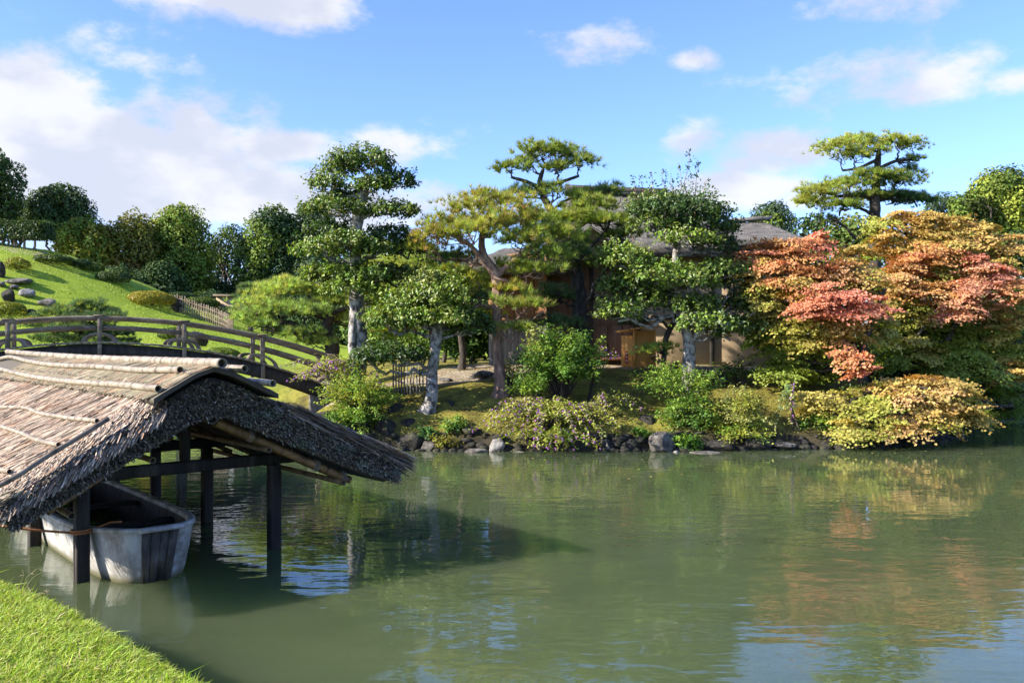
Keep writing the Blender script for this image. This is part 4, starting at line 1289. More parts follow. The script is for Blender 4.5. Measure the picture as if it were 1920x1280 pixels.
def shrub(label, px, py, spread, height_px, d, kind, col, col2=None, stems=22, name='nandina_shrub', group='shrubs on the island shore', base=None, arch=.5, leaf=.06, berry=0, lean=0., per=26):
    """arching stems from one root, with leaf pairs along each; kind 'berry' hangs purple clusters"""
    bx = base[0] if base else px
    b0 = P(bx, base[1] if base else py + height_px * .5, d)
    gz = H(b0[0], b0[1])
    b0[2] = gz
    root = thing(name, label, 'shrub', b0, group)
    org = np.array(root.location)
    sx = d / FPX
    W, Hh = spread * sx, height_px * sx
    ctr = P(px, py, d)
    sb = B()
    LP, LN, LC, LL = [], [], [], []
    BP = []
    for k in range(stems):
        a = rng.uniform(0, 6.283)
        q = math.sqrt(rng.random())
        h = rng.uniform(.3, 1.08) * (1 - .35 * q * q); q *= rng.uniform(.7, 1.28)
        if kind == 'berry':
            h = rng.uniform(.25, .85) * (1 - .25 * q); q *= rng.uniform(.8, 1.35)
        end = np.array([ctr[0] + math.cos(a) * W * q * .5 + lean * sx, ctr[1] + math.sin(a) * W * q * .4, ctr[2] - Hh * .5 + Hh * h])
        end[2] = max(end[2], .08)
        mid = (b0 + end) / 2 + np.array([(end[0] - b0[0]) * .05, 0, Hh * arch * .35])
        if kind == 'berry':
            mid[2] += Hh * .25
        s = spline([b0 + np.append(rng.normal(0, .05, 2), -.05), mid, end], 10)
        add_tube(sb, s, np.linspace(.011, .004, 10), 4, False)
        m = int(per * 1.35)
        t = rng.uniform(.25 if kind == 'berry' else .45, 1, m)
        p = np.stack([np.interp(t * 9, np.arange(10), s[:, i]) for i in range(3)], 1)
        off = rng.normal(0, 1, (m, 3)) * np.array([1, 1, .55])
        off = nrm(off) * rng.uniform(.02, .10 if kind == 'berry' else .20, (m, 1))
        LP.append(p + off)
        LN.append(np.array([0, 0, .8]) + nrm(off) * .4 + rng.normal(0, .35, (m, 3)))
        cs = vary(col if (col2 is None or rng.random() < .6) else col2, m, .18, .07)
        LC.append(cs)
        if berry and rng.random() < .5:
            tt = np.linspace(.45, .98, berry)
            for ti in tt:
                pp = np.array([np.interp(ti * 9, np.arange(10), s[:, i]) for i in range(3)])
                BP.append(pp + rng.normal(0, .022, 3) + np.array([0, 0, -.01]))
    sb.build('stem', M['dark_bark'], root)
    pos, nor, cc = np.concatenate(LP), np.concatenate(LN), np.concatenate(LC)
    pos[:, 2] = np.maximum(pos[:, 2], .03)
    m = len(pos)
    V, F, C = leaf_cloud(pos, nor, rng.uniform(.8, 1.3, m) * leaf * 1.45, rng.uniform(.4, .55, m) * leaf * 1.3, cc, droop=.25)
    link('foliage', mk_mesh('foliage', V - org, F, C), M['shrub'], root)
    if BP:
        o8 = np.array([[1, 0, 0], [-1, 0, 0], [0, 1, 0], [0, -1, 0], [0, 0, 1], [0, 0, -1]], float)
        f8 = np.array([[0, 2, 4], [2, 1, 4], [1, 3, 4], [3, 0, 4], [2, 0, 5], [1, 2, 5], [3, 1, 5], [0, 3, 5]])
        bb = np.repeat(np.array(BP), 4, 0) + rng.normal(0, .016, (len(BP) * 4, 3))
        V = (bb[:, None] + o8 * rng.uniform(.010, .018, (len(bb), 1, 1))).reshape(-1, 3)
        F = (np.arange(len(bb))[:, None, None] * 6 + f8).reshape(-1, 3)
        o = link('berries', mk_mesh('berries', V - org, F, np.repeat(vary((.36, .12, .42), len(bb), .2, .08), 6, 0)), M['berry'], root)
        o['kind'] = 'stuff'
    return root


SL = (.22, .33, .045); SY = (.33, .36, .06); SP = (.36, .37, .11); SG = (.12, .22, .035); SD = (.07, .12, .025)
shrub('bright yellow-green nandina shrub between the bridge end and the bamboo fence', 672, 745, 170, 120, 20.3, 'n', SL, SY, 70, base=(680, 800), per=44)
shrub('lush green nandina shrub below the bright yellow-green one', 660, 790, 150, 60, 20.1, 'n', SG, SL, 40, base=(668, 815), per=40)
shrub('arching purple-berried shrub at the bridge end', 625, 690, 150, 80, 21.0, 'berry', SY, SP, 34, name='berry_shrub', base=(670, 750), berry=9, lean=-12, arch=.8, leaf=.055, per=34)
shrub('tall green nandina shrub before the dark pine trunk', 1045, 665, 175, 140, 20.9, 'n', SG, SL, 100, base=(1050, 735), per=60, leaf=.068)
shrub('pale-tipped tall nandina stem beside the reddish pine trunk', 1002, 640, 44, 90, 20.8, 'n', SP, SY, 12, base=(1010, 735), per=40)
shrub('low green nandina clump on the moss beside the reddish pine trunk', 985, 715, 110, 50, 20.6, 'n', SG, SL, 26, base=(1000, 735), per=34)
shrub('wide purple-berried shrub spilling over the shore rocks', 1030, 798, 320, 88, 19.9, 'berry', SY, SP, 92, name='berry_shrub', base=(1030, 815), berry=7, arch=.8, leaf=.06, per=44)
shrub('yellowish purple-berried shrub dipping to the water below the wide one', 1040, 825, 190, 50, 19.6, 'berry', SY, SL, 44, name='berry_shrub', base=(1040, 822), berry=5, arch=.6, leaf=.06, per=44)
shrub('thin berry stem reaching past the dark pine trunk toward the kiosk', 1145, 660, 56, 56, 21.2, 'berry', SP, SY, 9, name='berry_shrub', base=(1105, 735), berry=6, arch=.8, leaf=.055)
shrub('green nandina shrub arching over the moss before the orange kiosk', 1265, 710, 180, 70, 20.7, 'n', SL, SG, 52, base=(1290, 760), per=40)
shrub('green nandina shrub beside the big grey boulder', 1290, 780, 130, 90, 20.1, 'n', SG, SL, 50, base=(1295, 820), per=40)
shrub('pale yellow-green nandina shrub near the hanging stem', 1385, 770, 130, 100, 20.1, 'n', SP, SY, 52, base=(1385, 815), per=40)
shrub('low yellow-green nandina overhanging the shore below the pale one', 1385, 810, 130, 46, 19.9, 'n', SY, SL, 30, base=(1385, 815), per=36)
shrub('bright leafy plant at the waterline beside the big grey boulder', 1290, 826, 52, 36, 19.55, 'n', (.10, .22, .03), SL, 16, base=(1290, 835), leaf=.075, name='leafy_plant')
shrub('hanging berry stem drooping toward the water beside the low maple', 1474, 770, 40, 80, 20.3, 'berry', (.2, .28, .1), SP, 8, name='berry_shrub', base=(1490, 790), berry=7, arch=1.4, leaf=.06, per=40)
shrub('pale green leafy plant on the rocks beneath the leaning trunk', 852, 800, 46, 46, 19.9, 'n', (.17, .28, .07), SL, 14, base=(852, 822), leaf=.075, name='leafy_plant')
shrub('small dark fern in the crack of the dark shore boulders', 803, 812, 24, 26, 19.8, 'n', (.06, .16, .04), SG, 9, base=(803, 824), name='fern', leaf=.06)
shrub('yellow sedge clump at the waterline beside the leafy plant', 838, 828, 50, 26, 19.6, 'n', (.22, .2, .03), SY, 16, base=(838, 832), name='sedge_plant', leaf=.05)
shrub('green ferny plant at the foot of the cracked stone', 1205, 812, 28, 36, 19.8, 'n', SG, SL, 9, base=(1205, 826), name='fern')
shrub('dark green low shrub beneath the red maple', 1390, 690, 80, 40, 22.5, 'n', SD, SG, 24, base=(1390, 710))
shrub('dark leafy shrub under the low maple by the water', 1545, 800, 140, 50, 20.6, 'n', SD, SG, 34, base=(1545, 815), per=36)
shrub('dark shrub behind the low maple trunk', 1660, 740, 180, 60, 21.8, 'n', SD, SG, 40, base=(1660, 765), per=36)
shrub('thin berry stems arching over the moss slope', 1160, 760, 110, 60, 20.4, 'berry', SY, SP, 12, name='berry_shrub', base=(1110, 790), berry=6, arch=.8, leaf=.055, per=24)
shrub('low green shrub at the kiosk foot', 1260, 690, 60, 30, 22.8, 'n', SG, SD, 16, base=(1260, 700))
shrub('loose yellow-green shrub on the sand path edge', 955, 690, 60, 40, 22.2, 'n', SP, SY, 12, base=(955, 712), per=20)

# ------------------------------------------------------------------ boathouse
BO = np.array([-3.68, 9.6, 0.])
BU = np.array([.755, .656, 0.])
BV = np.array([-.656, .755, 0.])


def L2W(s, t, z):
    s, t, z = np.broadcast_arrays(np.asarray(s, float), np.asarray(t, float), np.asarray(z, float))
    return BO + s[..., None] * BU + t[..., None] * BV + z[..., None] * np.array([0, 0, 1.])


def rz_top(s):
    a = np.abs(s)
    return 2.24 - .545 * a + .012 * a * a - .05 * np.exp(-(a / .12) ** 2)


def t_front(s):
    a = np.minimum(np.abs(s) / 2.0, 1.1)
    return -.82 - .52 * a ** 1.3


T_BACK = 9.4
house = thing('boathouse', 'open thatched boathouse on dark posts standing in the pond', 'boathouse', BO)


def ray_slope(px, py, side=-1, lift=0.):
    """where the sight line through a picture point meets the roof's slope"""
    d = np.array([(px - 960) / FPX, 1, -(py - 640) / FPX])
    lo, hi = 5., 20.
    f = lambda k: (EYE + d[2] * k) - (rz_top(np.dot(d[:2] * k - BO[:2], BU[:2])) + lift)
    best = None
    for k in np.linspace(5, 20, 600):
        if f(k) < 0:
            best = k; break
    if best is None:
        return None
    p = d * best
    return np.dot(p[:2] - BO[:2], BU[:2]), np.dot(p[:2] - BO[:2], BV[:2])


def thatch():
    # core: closed swept shell
    ss = np.linspace(-1.98, 1.98, 33)
    top = np.stack([ss, rz_top(ss) - .03], 1)
    th = .47 - .13 * (np.abs(ss) / 2)
    bot = np.stack([ss * .94, rz_top(ss) - th], 1)[::-1]
    loop = np.concatenate([top, [[2.06, rz_top(1.98) - .13], [2.03, rz_top(1.98) - .25]], bot, [[-2.03, rz_top(1.98) - .25], [-2.06, rz_top(1.98) - .13]]])
    k = len(loop)
    cm = np.stack([loop[:, 0], rz_top(loop[:, 0]) - .22], 1)
    rings = []
    tt = [('cap', .05, .35), ('cap', .055, .8), ('f', .10, 1.0), ('f', .22, 1.), ('f', .45, 1.), ('f', 1.2, 1.)] + [('a', t, 1.) for t in (1.5, 3, 5, 7, 9.2)] + [('a', T_BACK, .9), ('a', T_BACK + .03, .3)]
    for (m, t, sc) in tt:
        l = cm + (loop - cm) * sc
        if m == 'f':
            l = l.copy(); l[:, 1] -= np.where(np.arange(k) < 33, .17 * math.exp(-(t - .1) / .16), 0)
        tv = t_front(l[:, 0]) + t if m in ('cap', 'f') else np.full(k, t)
        rings.append(L2W(l[:, 0], tv, l[:, 1]))
    V = np.concatenate(rings)
    i = np.arange(len(rings) - 1)[:, None] * k
    j = np.arange(k)[None, :]
    jj = (j + 1) % k
    F = np.stack([i + j, i + k + j, i + k + jj, i + jj], -1).reshape(-1, 4)
    n0 = len(V)
    V = np.concatenate([V, [rings[0].mean(0)], [rings[-1].mean(0)]])
    j = np.arange(k); jj = (j + 1) % k
    b = B()
    C = np.tile(np.array([.085, .07, .055]), (len(V), 1)) * rng.uniform(.6, 1.3, (len(V), 1))
    b.add(V, F, C)
    o = b.build('thatch', M['straw'], house)
    # straw strands
    sb = B()

    def strands(s, t, lift, ds, dt, dz, L, W, col):
        """strips starting at (s,t) on the slope, running along local direction"""
        n = len(s)
        p0 = L2W(s, t, rz_top(s) + lift)
        dirv = nrm(ds[:, None] * BU + dt[:, None] * BV + dz[:, None] * np.array([0, 0, 1.]))
        side = nrm(np.cross(dirv, np.array([0, 0, 1.]) + rng.normal(0, .35, (n, 3))))
        p1 = p0 + dirv * L[:, None]
        upn = nrm(np.cross(side, dirv))
        w = side * W[:, None] * .5
        V = np.stack([p0 - w, p0 + w, p1 + w * .7, p1 - w * .7, (p0 + p1) / 2 + upn * W[:, None] * .35 + w * 0], 1).reshape(-1, 3)
        q = np.arange(n)[:, None] * 5
        F = np.concatenate([q + np.array([[0, 1, 4]]), q + np.array([[1, 2, 4]]), q + np.array([[2, 3, 4]]), q + np.array([[3, 0, 4]])])
        sb.add(V, F, np.repeat(col, 5, 0))

    def straw_col(n):
        base = np.array([[.36, .295, .25], [.28, .24, .21], [.19, .16, .14], [.46, .39, .34], [.33, .205, .145], [.085, .07, .06], [.27, .245, .22]])
        w = np.array([.2, .22, .18, .12, .1, .1, .08]); w /= w.sum()
        return np.clip(base[rng.choice(len(base), n, p=w)] * np.array([1.14, 1.06, .92]) * rng.lognormal(0, .24, (n, 1)), .01, .8)
    # sunlit slope below the ridge cover
    for (n, s0, s1, t0, t1) in ((30000, -2.0, -.62, 0., 5.2), (2000, -2.0, -.62, 5.2, 9.3), (5500, .62, 2.0, -.2, 4.5), (1500, .6, 2.0, 4.5, 9.3)):
        s = rng.uniform(s0, s1, n); t = rng.uniform(t0, t1, n)
        sg = np.sign(s)
        t = np.where(t < .3, t + 0, t)
        # let the field reach the curved front edge
        fr = (t - t0) / (t1 - t0)
        if t0 <= 0:
            t = t_front(s) + .04 + (t1 - t_front(s)) * fr
        near = np.exp(-np.maximum(t - t_front(s) - .05, 0) / .28)
        ds = sg * (1 - .55 * near * rng.uniform(.3, 1.2, n)) + rng.normal(0, .07, n)
        dt = -near * rng.uniform(.25, 1.1, n) + rng.normal(0, .09, n)
        dz = -.53 + rng.normal(0, .05, n) - near * .12 * rng.random(n)
        L = rng.uniform(.12, .42, n) * (1 - .35 * near)
        lim = (2.1 - np.abs(s)) * 1.2 + .05
        L = np.minimum(L, np.maximum(lim, .06))
        strands(s, t, rng.uniform(-.02, .025, n) - near * .10 * (near > .4), ds, dt, dz, L, rng.uniform(.007, .018, n), straw_col(n))
    # cut straw ends on the gable rake: short stubs facing out, drooping
    n = 34000
    s = rng.uniform(-2.02, 2.02, n)
    dep = rng.random(n)
    dn = .10 + dep * (.375 - .13 * np.abs(s) / 2)
    dt = -np.ones(n) + rng.normal(0, .2, n)
    ds = rng.normal(0, .45, n) + np.sign(s) * .25
    dz = rng.normal(-.1, .4, n)
    base = np.array([[.29, .23, .165], [.16, .125, .088], [.46, .38, .28], [.045, .036, .027], [.25, .24, .145]])
    col = np.clip(base[rng.choice(5, n, p=[.25, .3, .13, .24, .08])] * rng.lognormal(0, .3, (n, 1)), .01, .6)
    lich = (s > .3) & (wob(s * 9, dep * 5, 1., 2) > .25) & (rng.random(n) < .7)
    col[lich] = vary((.25, .27, .19), lich.sum(), .25, .06)
    strands(s * (1 - .03 * dep), t_front(s) + rng.uniform(.03, .08, n), -dn, ds, dt, dz, rng.uniform(.035, .085, n), rng.uniform(.008, .015, n), col)
    # straws fanning over the rounded sunlit rake
    n = 13000
    s = rng.uniform(-2.0, -.5, n)
    q = rng.random(n)
    t = t_front(s) - .02 + q * .5
    drop = .19 * np.clip((.34 - q * .5) / .34, 0, 1) ** 1.6
    strands(s, t, -drop + rng.uniform(-.01, .03, n), -rng.uniform(.5, 1, n), -rng.uniform(.25, 1.0, n) * (1 - .6 * q), -.6 - .5 * (1 - q) * rng.random(n), rng.uniform(.08, .22, n) * np.minimum(1, .35 + (2.05 - np.abs(s))), rng.uniform(.007, .016, n), straw_col(n) * 1.1)
    # long straws combed over the far rake and hanging past it
    n = 5200
    s = rng.uniform(.75, 2.0, n)
    t = t_front(s) + rng.uniform(-.03, .5, n) ** 1.0
    strands(s, t, rng.uniform(-.12, .03, n) * np.exp(-(t - t_front(s)) / .2), np.ones(n), rng.normal(-.18, .12, n), -.56 + rng.normal(0, .05, n), np.minimum(rng.uniform(.2, .5, n), (2.2 - s) * 1.1), rng.uniform(.006, .013, n), straw_col(n) * .9)
    # cut ends below both eaves
    n = 9000
    sg = np.where(rng.random(n) < .72, -1., 1.)
    s = sg * rng.uniform(1.86, 2.04, n)
    t = t_front(s) + (5.0 - t_front(s)) * rng.random(n) ** 1.4
    strands(s, t, -rng.uniform(.02, .22, n), sg * 1.0, rng.normal(0, .2, n), rng.normal(-.55, .2, n), rng.uniform(.06, .18, n), rng.uniform(.006, .013, n), np.clip(base[rng.choice(5, n)] * rng.lognormal(0, .25, (n, 1)), .01, .6))
    o2 = sb.build('thatch_straw', M['straw'], house)
    o2['kind'] = 'stuff'


thatch()


def ridge_cover():
    """bark strips laid over the ridge"""
    b = B()
    ss = np.linspace(-.66, .66, 15)
    ts = np.linspace(-.86, T_BACK, 40)
    top = rz_top(ss) + .045
    rings = []
    for t in ts:
        tt = np.where(t < -.8, t_front(ss) - .03, t)
        up = L2W(ss, tt, top + wob(np.array(t * 3.), ss * 5, 1.) * .006)
        dn = L2W(ss[::-1], tt[::-1], top[::-1] - .05)
        rings.append(np.concatenate([up, dn]))
    k = 30
    V = np.concatenate(rings)
    i = np.arange(len(rings) - 1)[:, None] * k
    j = np.arange(k)[None, :]; jj = (j + 1) % k
    F = np.stack([i + j, i + k + j, i + k + jj, i + jj], -1).reshape(-1, 4)
    b.add(V, F, np.tile(np.array([.10, .085, .06]), (len(V), 1)))
    capF = np.arange(k)[::-1]
    b.add(rings[0], np.stack([np.arange(14), np.arange(1, 15), 28 - np.arange(14), 29 - np.arange(14)], -1), np.array([.06, .05, .04]))
    b.build('ridge_cover', M['straw'], house)
    sb = B()
    for sg in (-1, 1):
        n = 4200 if sg < 0 else 1500
        rowp = rng.random(n)
        row = np.where(rowp < .34, 0, np.where(rowp < .68, 1, 2))
        s0 = np.array([.02, .22, .43])[row] + rng.uniform(-.02, .02, n)
        ln = rng.uniform(.2, .27, n) + np.where(row == 2, .02, 0)
        t = rng.uniform(-.86, 6.5, n)
        t = np.maximum(t, t_front(s0) + .02)
        slant = rng.normal(0, .02, n)
        p0 = L2W(sg * s0, t, rz_top(s0) + .05 + row * -.004 + rng.uniform(0, .014, n))
        s1 = s0 + ln
        p1 = L2W(sg * s1, t + slant, rz_top(s1) + .058 + rng.uniform(0, .016, n))
        w = BV * (rng.uniform(.008, .028, n)[:, None] * .5)
        up = np.array([0, 0, 1.]) * rng.uniform(.003, .009, n)[:, None]
        V = np.stack([p0 - w, p0 + w, p1 + w, p1 - w, p0 + up, p1 + up], 1).reshape(-1, 3)
        q = np.arange(n)[:, None] * 6
        F = np.concatenate([q + np.array([[0, 4, 5, 3]]), q + np.array([[4, 1, 2, 5]])])
        base = np.array([[.22, .18, .12], [.17, .145, .095], [.29, .245, .175], [.10, .085, .06], [.30, .16, .09], [.24, .225, .13]])
        col = base[rng.choice(6, n, p=[.26, .24, .16, .16, .08, .10])] * rng.lognormal(0, .22, (n, 1))
        sb.add(V, F, np.repeat(col, 6, 0))
    o = sb.build('bark_strip', M['straw'], house)
    o['kind'] = 'stuff'


ridge_cover()


def bamboo(path, r, parent, node=.26, name='bamboo_pole', tint=(1, 1, 1), bend=.006, sides=14, open_end=True):
    """a cane with swollen rings at its nodes and an open, dark end"""
    path = np.asarray(path, float)
    ln = np.linalg.norm(np.diff(path, axis=0), axis=1).sum()
    n = max(8, int(ln / .03))
    s = spline(path, n)
    t = np.linspace(0, ln, n)
    ph = rng.uniform(0, node)
    f = ((t + ph) % node) / node
    swell = np.exp(-((np.minimum(f, 1 - f)) / .05) ** 2)
    groove = np.exp(-((f - .07) / .03) ** 2)
    rad = r * (1 + .09 * swell - .04 * groove) * np.linspace(1.0, .93, n)
    s = s + np.cumsum(rng.normal(0, bend * .12, (n, 3)), 0) * np.array([.4, .4, .6]) * .3
    col = np.tile(np.array(tint, float), (n, 1)) * (1 - .65 * np.exp(-((f - .10) / .055) ** 2))[:, None]
    b = B()
    V, F, T = tube(s, rad, sides, False)
    b.add(V, F, np.repeat(col, sides, 0))
    if open_end:
        for e, nx in ((0, 1), (-1, -2)):
            ring = V[:sides] if e == 0 else V[-sides:]
            c = s[e]
            inner = c + (ring - c) * .80
            deep = inner + nrm(s[nx] - s[e]) * r * 2.2
            VV = np.concatenate([ring, inner, deep, [deep.mean(0)]])
            j = np.arange(sides); k = (j + 1) % sides
            FF = np.concatenate([np.stack([j, k, sides + k, sides + j], -1), np.stack([sides + j, sides + k, 2 * sides + k, 2 * sides + j], -1)])
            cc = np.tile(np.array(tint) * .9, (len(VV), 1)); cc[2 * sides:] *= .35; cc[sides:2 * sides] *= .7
            nn = b.n
            b.add(VV, FF, cc)
            b.F3.append(np.stack([2 * sides + j, 2 * sides + k, np.full(sides, 3 * sides)], -1) + nn)
    return b.build(name, M['bamboo'], parent, True)


def on_roof(pts, lift, far=None):
    out = []
    for (px, py) in pts:
        st = ray_slope(px, py, -1, lift)
        if st is None or st[0] > -.12 or st[1] > 9.2:
            continue
        s, t = st
        out.append(L2W(s, t, rz_top(s) + lift))
    if far is not None:
        l = out[-1]
        tl = np.dot(l[:2] - BO[:2], BV[:2])
        for q in (.4, .75, 1.):
            if tl < 8.6:
                out.append(L2W(far, tl + (9.3 - tl) * q, rz_top(far) + lift))
    return np.array(out)


# ridge and slope canes
bamboo(L2W(np.array([.0, .0, -.01, .02, .0]), np.array([-1.06, 1.2, 4., 7., 9.5]), np.array([2.275, 2.265, 2.26, 2.275, 2.30])), .051, house, .40)
for (sv_, r_, tf) in ((.24, .037, -1.10), (.52, .037, -1.16)):
    tt = np.array([tf, .6, 2.4, 4.4, 6.5, 9.3])
    ss_ = sv_ + rng.normal(0, .012, 6)
    bamboo(L2W(ss_, tt, rz_top(ss_) + .095 + rng.normal(0, .006, 6)), r_, house, .34, bend=.02)
bamboo(on_roof([(338, 694), (265, 694), (215, 690), (170, 687), (125, 686), (87, 683), (50, 677), (20, 670), (0, 664)], .10, -.30), .036, house, .36, bend=.01)
bamboo(on_roof([(297, 729), (225, 722), (175, 719), (135, 716), (92, 711), (56, 706), (25, 699), (0, 692)], .10, -.55), .036, house, .36, bend=.01)
bamboo(on_roof([(182, 789), (120, 781), (75, 774), (40, 764), (-40, 764)], .055), .023, house, .27, bend=.02)
bamboo(on_roof([(110, 834), (70, 824), (30, 809), (-30, 790), (-120, 765)], .055), .023, house, .27, bend=.02)
bamboo(on_roof([(18, 884), (-20, 874), (-90, 850), (-200, 815)], .055), .023, house, .27, bend=.02)
bamboo(on_roof([(203, 786), (150, 818), (90, 855), (40, 888), (-8, 915)], .085), .024, house, .5, tint=(.62, .6, .6), open_end=True)
# canes under the thatch along the gable
for sg in (-1, 1):
    q = np.array([.12, .9, 1.55]) * sg
    bamboo(L2W(q, t_front(q) + (.22 if sg > 0 else .5), rz_top(q) - .53), .045, house, .3, 'rafter_cane', (.85, .58, .30))
    bamboo(L2W(q, t_front(q) + (.36 if sg > 0 else .75), rz_top(q) - .54), .038, house, .3, 'rafter_cane', (.38, .28, .18))
    for t_ in (1.2, 2.4, 3.6, 4.8, 6.0):
        bamboo(L2W(q, np.full(3, t_), rz_top(q) - .53), .035, house, .4, 'rafter_cane', (.6, .45, .3), sides=8, open_end=False)
bamboo(L2W(np.array([0., 0.]), np.array([-.80, 9.0]), np.array([1.70, 1.70])), .07, house, .4, 'ridge_pole', (.35, .3, .25))
for sg in (-1, 1):
    for a in (.62, 1.42):
        bamboo(L2W(np.array([a, a]) * sg, np.array([t_front(a) + .1, 9.0]), np.array([rz_top(a) - .60] * 2)), .032, house, .3, 'batten_cane', (.8, .65, .45), sides=8)

PS = 1.07
for t_ in (0, 2.1, 4.2, 6.3, 8.4):
    for sg in (-1, 1):
        b = B()
        p = L2W(PS * sg, t_, -.8)
        beam(b, p, L2W(PS * sg, t_, 1.02), .135, .135, up=BU, bev=.012)
        b.build('post', M['post_wood'], house)
    b = B()
    beam(b, L2W(-1.32, t_, 1.09), L2W(1.32, t_, 1.09), .11, .13)
    b.build('tie_beam', M['post_wood'], house)
    b = B()
    beam(b, L2W(0, t_, 1.155), L2W(0, t_, 1.77), .10, .10, up=BU)
    b.build('king_post', M['post_wood'], house)
for sg in (-1, 1):
    b = B()
    beam(b, L2W(1.14 * sg, -.62, 1.205), L2W(1.14 * sg, 9.0, 1.205), .15, .15, bev=.03)
    b.build('purlin', M['post_wood'], house)
    b = B()
    c = L2W(1.14 * sg, -.52, 1.205)
    for k in range(3):
        ang = np.linspace(0, 2 * np.pi, 17)
        add_tube(b, L2W(1.14 * sg + np.cos(ang) * .098, -.52 + k * .02, 1.205 + np.sin(ang) * .098), .008, 5, False)
    b.build('rope_binding', M['pale_rope'], house)
    for tt_ in ((.45, .62), (1.15, .5), (1.45, .45)) if sg > 0 else ():
        b = B()
        for k in range(3):
            ang = np.linspace(0, 2 * np.pi, 13)
            a0 = tt_[0] + k * .018
            add_tube(b, L2W((a0 + 0 * ang) * sg + np.cos(ang) * .02, t_front(a0) + .22 + np.sin(ang) * .055, rz_top(a0) - .53 + np.cos(ang) * .055), .006, 4, False)
        b.build('rope_binding', M['pale_rope'], house)

# ------------------------------------------------------------------ boat


def boat():
    # stations: t, centre s, half width top, half width bottom, gunwale z, bottom z
    st = [(-.60, -.47, .20, .15, .56, -.03), (-.52, -.47, .33, .22, .555, -.08), (-.36, -.46, .43, .30, .54, -.12), (-.08, -.45, .52, .36, .51, -.14), (.35, -.42, .59, .42, .47, -.16), (1.0, -.38, .64, .48, .43, -.18), (2.2, -.36, .66, .5, .41, -.18), (3.6, -.36, .62, .46, .43, -.16), (4.6, -.36, .5, .38, .50, -.08)]
    root = thing('wooden_boat', 'worn white-painted flat-bottomed wooden boat moored under the boathouse roof', 'boat', L2W(-.38, 1.5, 0))
    A = spline(np.array(st), 60)

    def ring(a, inset=0.):
        t, cs, wt, wb, zt, zb = a
        wt2, wb2, zb2 = wt - inset, wb - inset, zb + inset
        pts = []
        for f in np.linspace(1, 0, 6):
            pts.append((cs - (wb2 + (wt2 - wb2) * f ** .55), zb2 + (zt - zb2) * f))
        for f in np.linspace(0, 1, 6):
            pts.append((cs + (wb2 + (wt2 - wb2) * f ** .55), zb2 + (zt - zb2) * f))
        # rake: the top leans forward at the bow
        pts = np.array(pts)
        rake = .16 * np.exp(-(t + .62) / .5)
        tv = t - rake * (pts[:, 1] - zb) / max(zt - zb, .1) + .12
        return L2W(pts[:, 0], tv, pts[:, 1])
    outer = [ring(a) for a in A]
    inner = [ring(a, .045) for a in A]
    b = B()
    k = 12
    for rr, fl in ((outer, False), (inner, True)):
        if fl:
            b0_, b = b, B()
        V = np.concatenate(rr)
        i = np.arange(len(rr) - 1)[:, None] * k
        j = np.arange(k - 1)[None, :]
        F = np.stack([i + j, i + j + 1, i + k + j + 1, i + k + j], -1).reshape(-1, 4)
        b.add(V, F[:, ::-1] if fl else F)
    b.build('lining', M['dark_wood'], root, False)
    b = b0_
    for e in (0, -1):   # end plates
        r = outer[e]
        b.add(r, np.array([[q, q + 1, 10 - q, 11 - q] for q in range(5)]))
    b.build('hull', M['boat'], root, False)
    for side in (0, 11):
        g = B()
        path = np.array([(outer[i][side] + inner[i][side]) / 2 + np.array([0, 0, .012]) for i in range(len(A))])
        for i in range(len(path) - 1):
            pass
        V, F = [], []
        sgn = -1 if side == 0 else 1
        n = len(path)
        for p in path:
            for (du, dz) in ((-.045, -.02), (.045, -.02), (.045, .025), (-.045, .025)):
                V.append(p + BU * du + np.array([0, 0, dz]))
        for i in range(n - 1):
            for j in range(4):
                F.append([i * 4 + j, i * 4 + (j + 1) % 4, i * 4 + 4 + (j + 1) % 4, i * 4 + 4 + j])
        F += [[0, 1, 2, 3], [n * 4 - 4, n * 4 - 3, n * 4 - 2, n * 4 - 1]]
        g.add(np.array(V), np.array(F))
        g.build('gunwale', M['boat'], root)
    # bare bow planks, set just proud of the bow plate
    r0 = outer[0]
    tl, tr_, br, bl = r0[0], r0[11], r0[6], r0[5]
    fw = -BV
    for q in range(4):
        f0, f1 = q * .235 + .006, (q + 1) * .235 - .006
        a = [tl + (tr_ - tl) * f0, tl + (tr_ - tl) * f1, bl + (br - bl) * f1, bl + (br - bl) * f0]
        off = fw * (.018 + .006 * (q % 2))
        V = np.array([p + off for p in a] + [p + fw * .004 for p in a])
        g = B()
        g.add(V, BOXF)
        g.build('bow_plank', M['bow'], root)
    b = B()
    beam(b, tl - BU * .03 + np.array([0, 0, .018]) + fw * .02, tr_ + BU * .03 + np.array([0, 0, .018]) + fw * .02, .08, .05)
    b.build('bow_cap', M['boat'], root)
    for t_, z_ in ((.9, .34), (2.4, .33)):
        b = B()
        beam(b, L2W(-.36 - .58, t_, z_), L2W(-.36 + .58, t_, z_), .22, .04)
        b.build('thwart', M['dark_wood'], root)
    # lashed reed matting tied over the bow side
    return root


boat()
b = B()
p0 = np.array([-6.4, 8.2, 1.12])
pA = L2W(-PS, 0, .50)
tt = np.linspace(0, 1, 20)[:, None]
pr = p0 + (pA - p0) * tt - np.array([0, 0, 1]) * (np.sin(tt * np.pi) * .10)
add_tube(b, pr, .013, 6, True)
ang = np.linspace(0, 4 * np.pi, 30)
add_tube(b, L2W(-PS + np.cos(ang) * .10, np.sin(ang) * .10, .50 + ang * .004), .012, 5, True)
add_tube(b, np.array([pA, L2W(-PS + .25, -.12, .60), L2W(-.75, -.25, .62)]), .012, 5, True)
o = b.build('mooring_rope', M['orange_rope'], None, True, origin=pA)
tag(o, 'orange-brown mooring rope tied round the front boathouse post', 'rope')

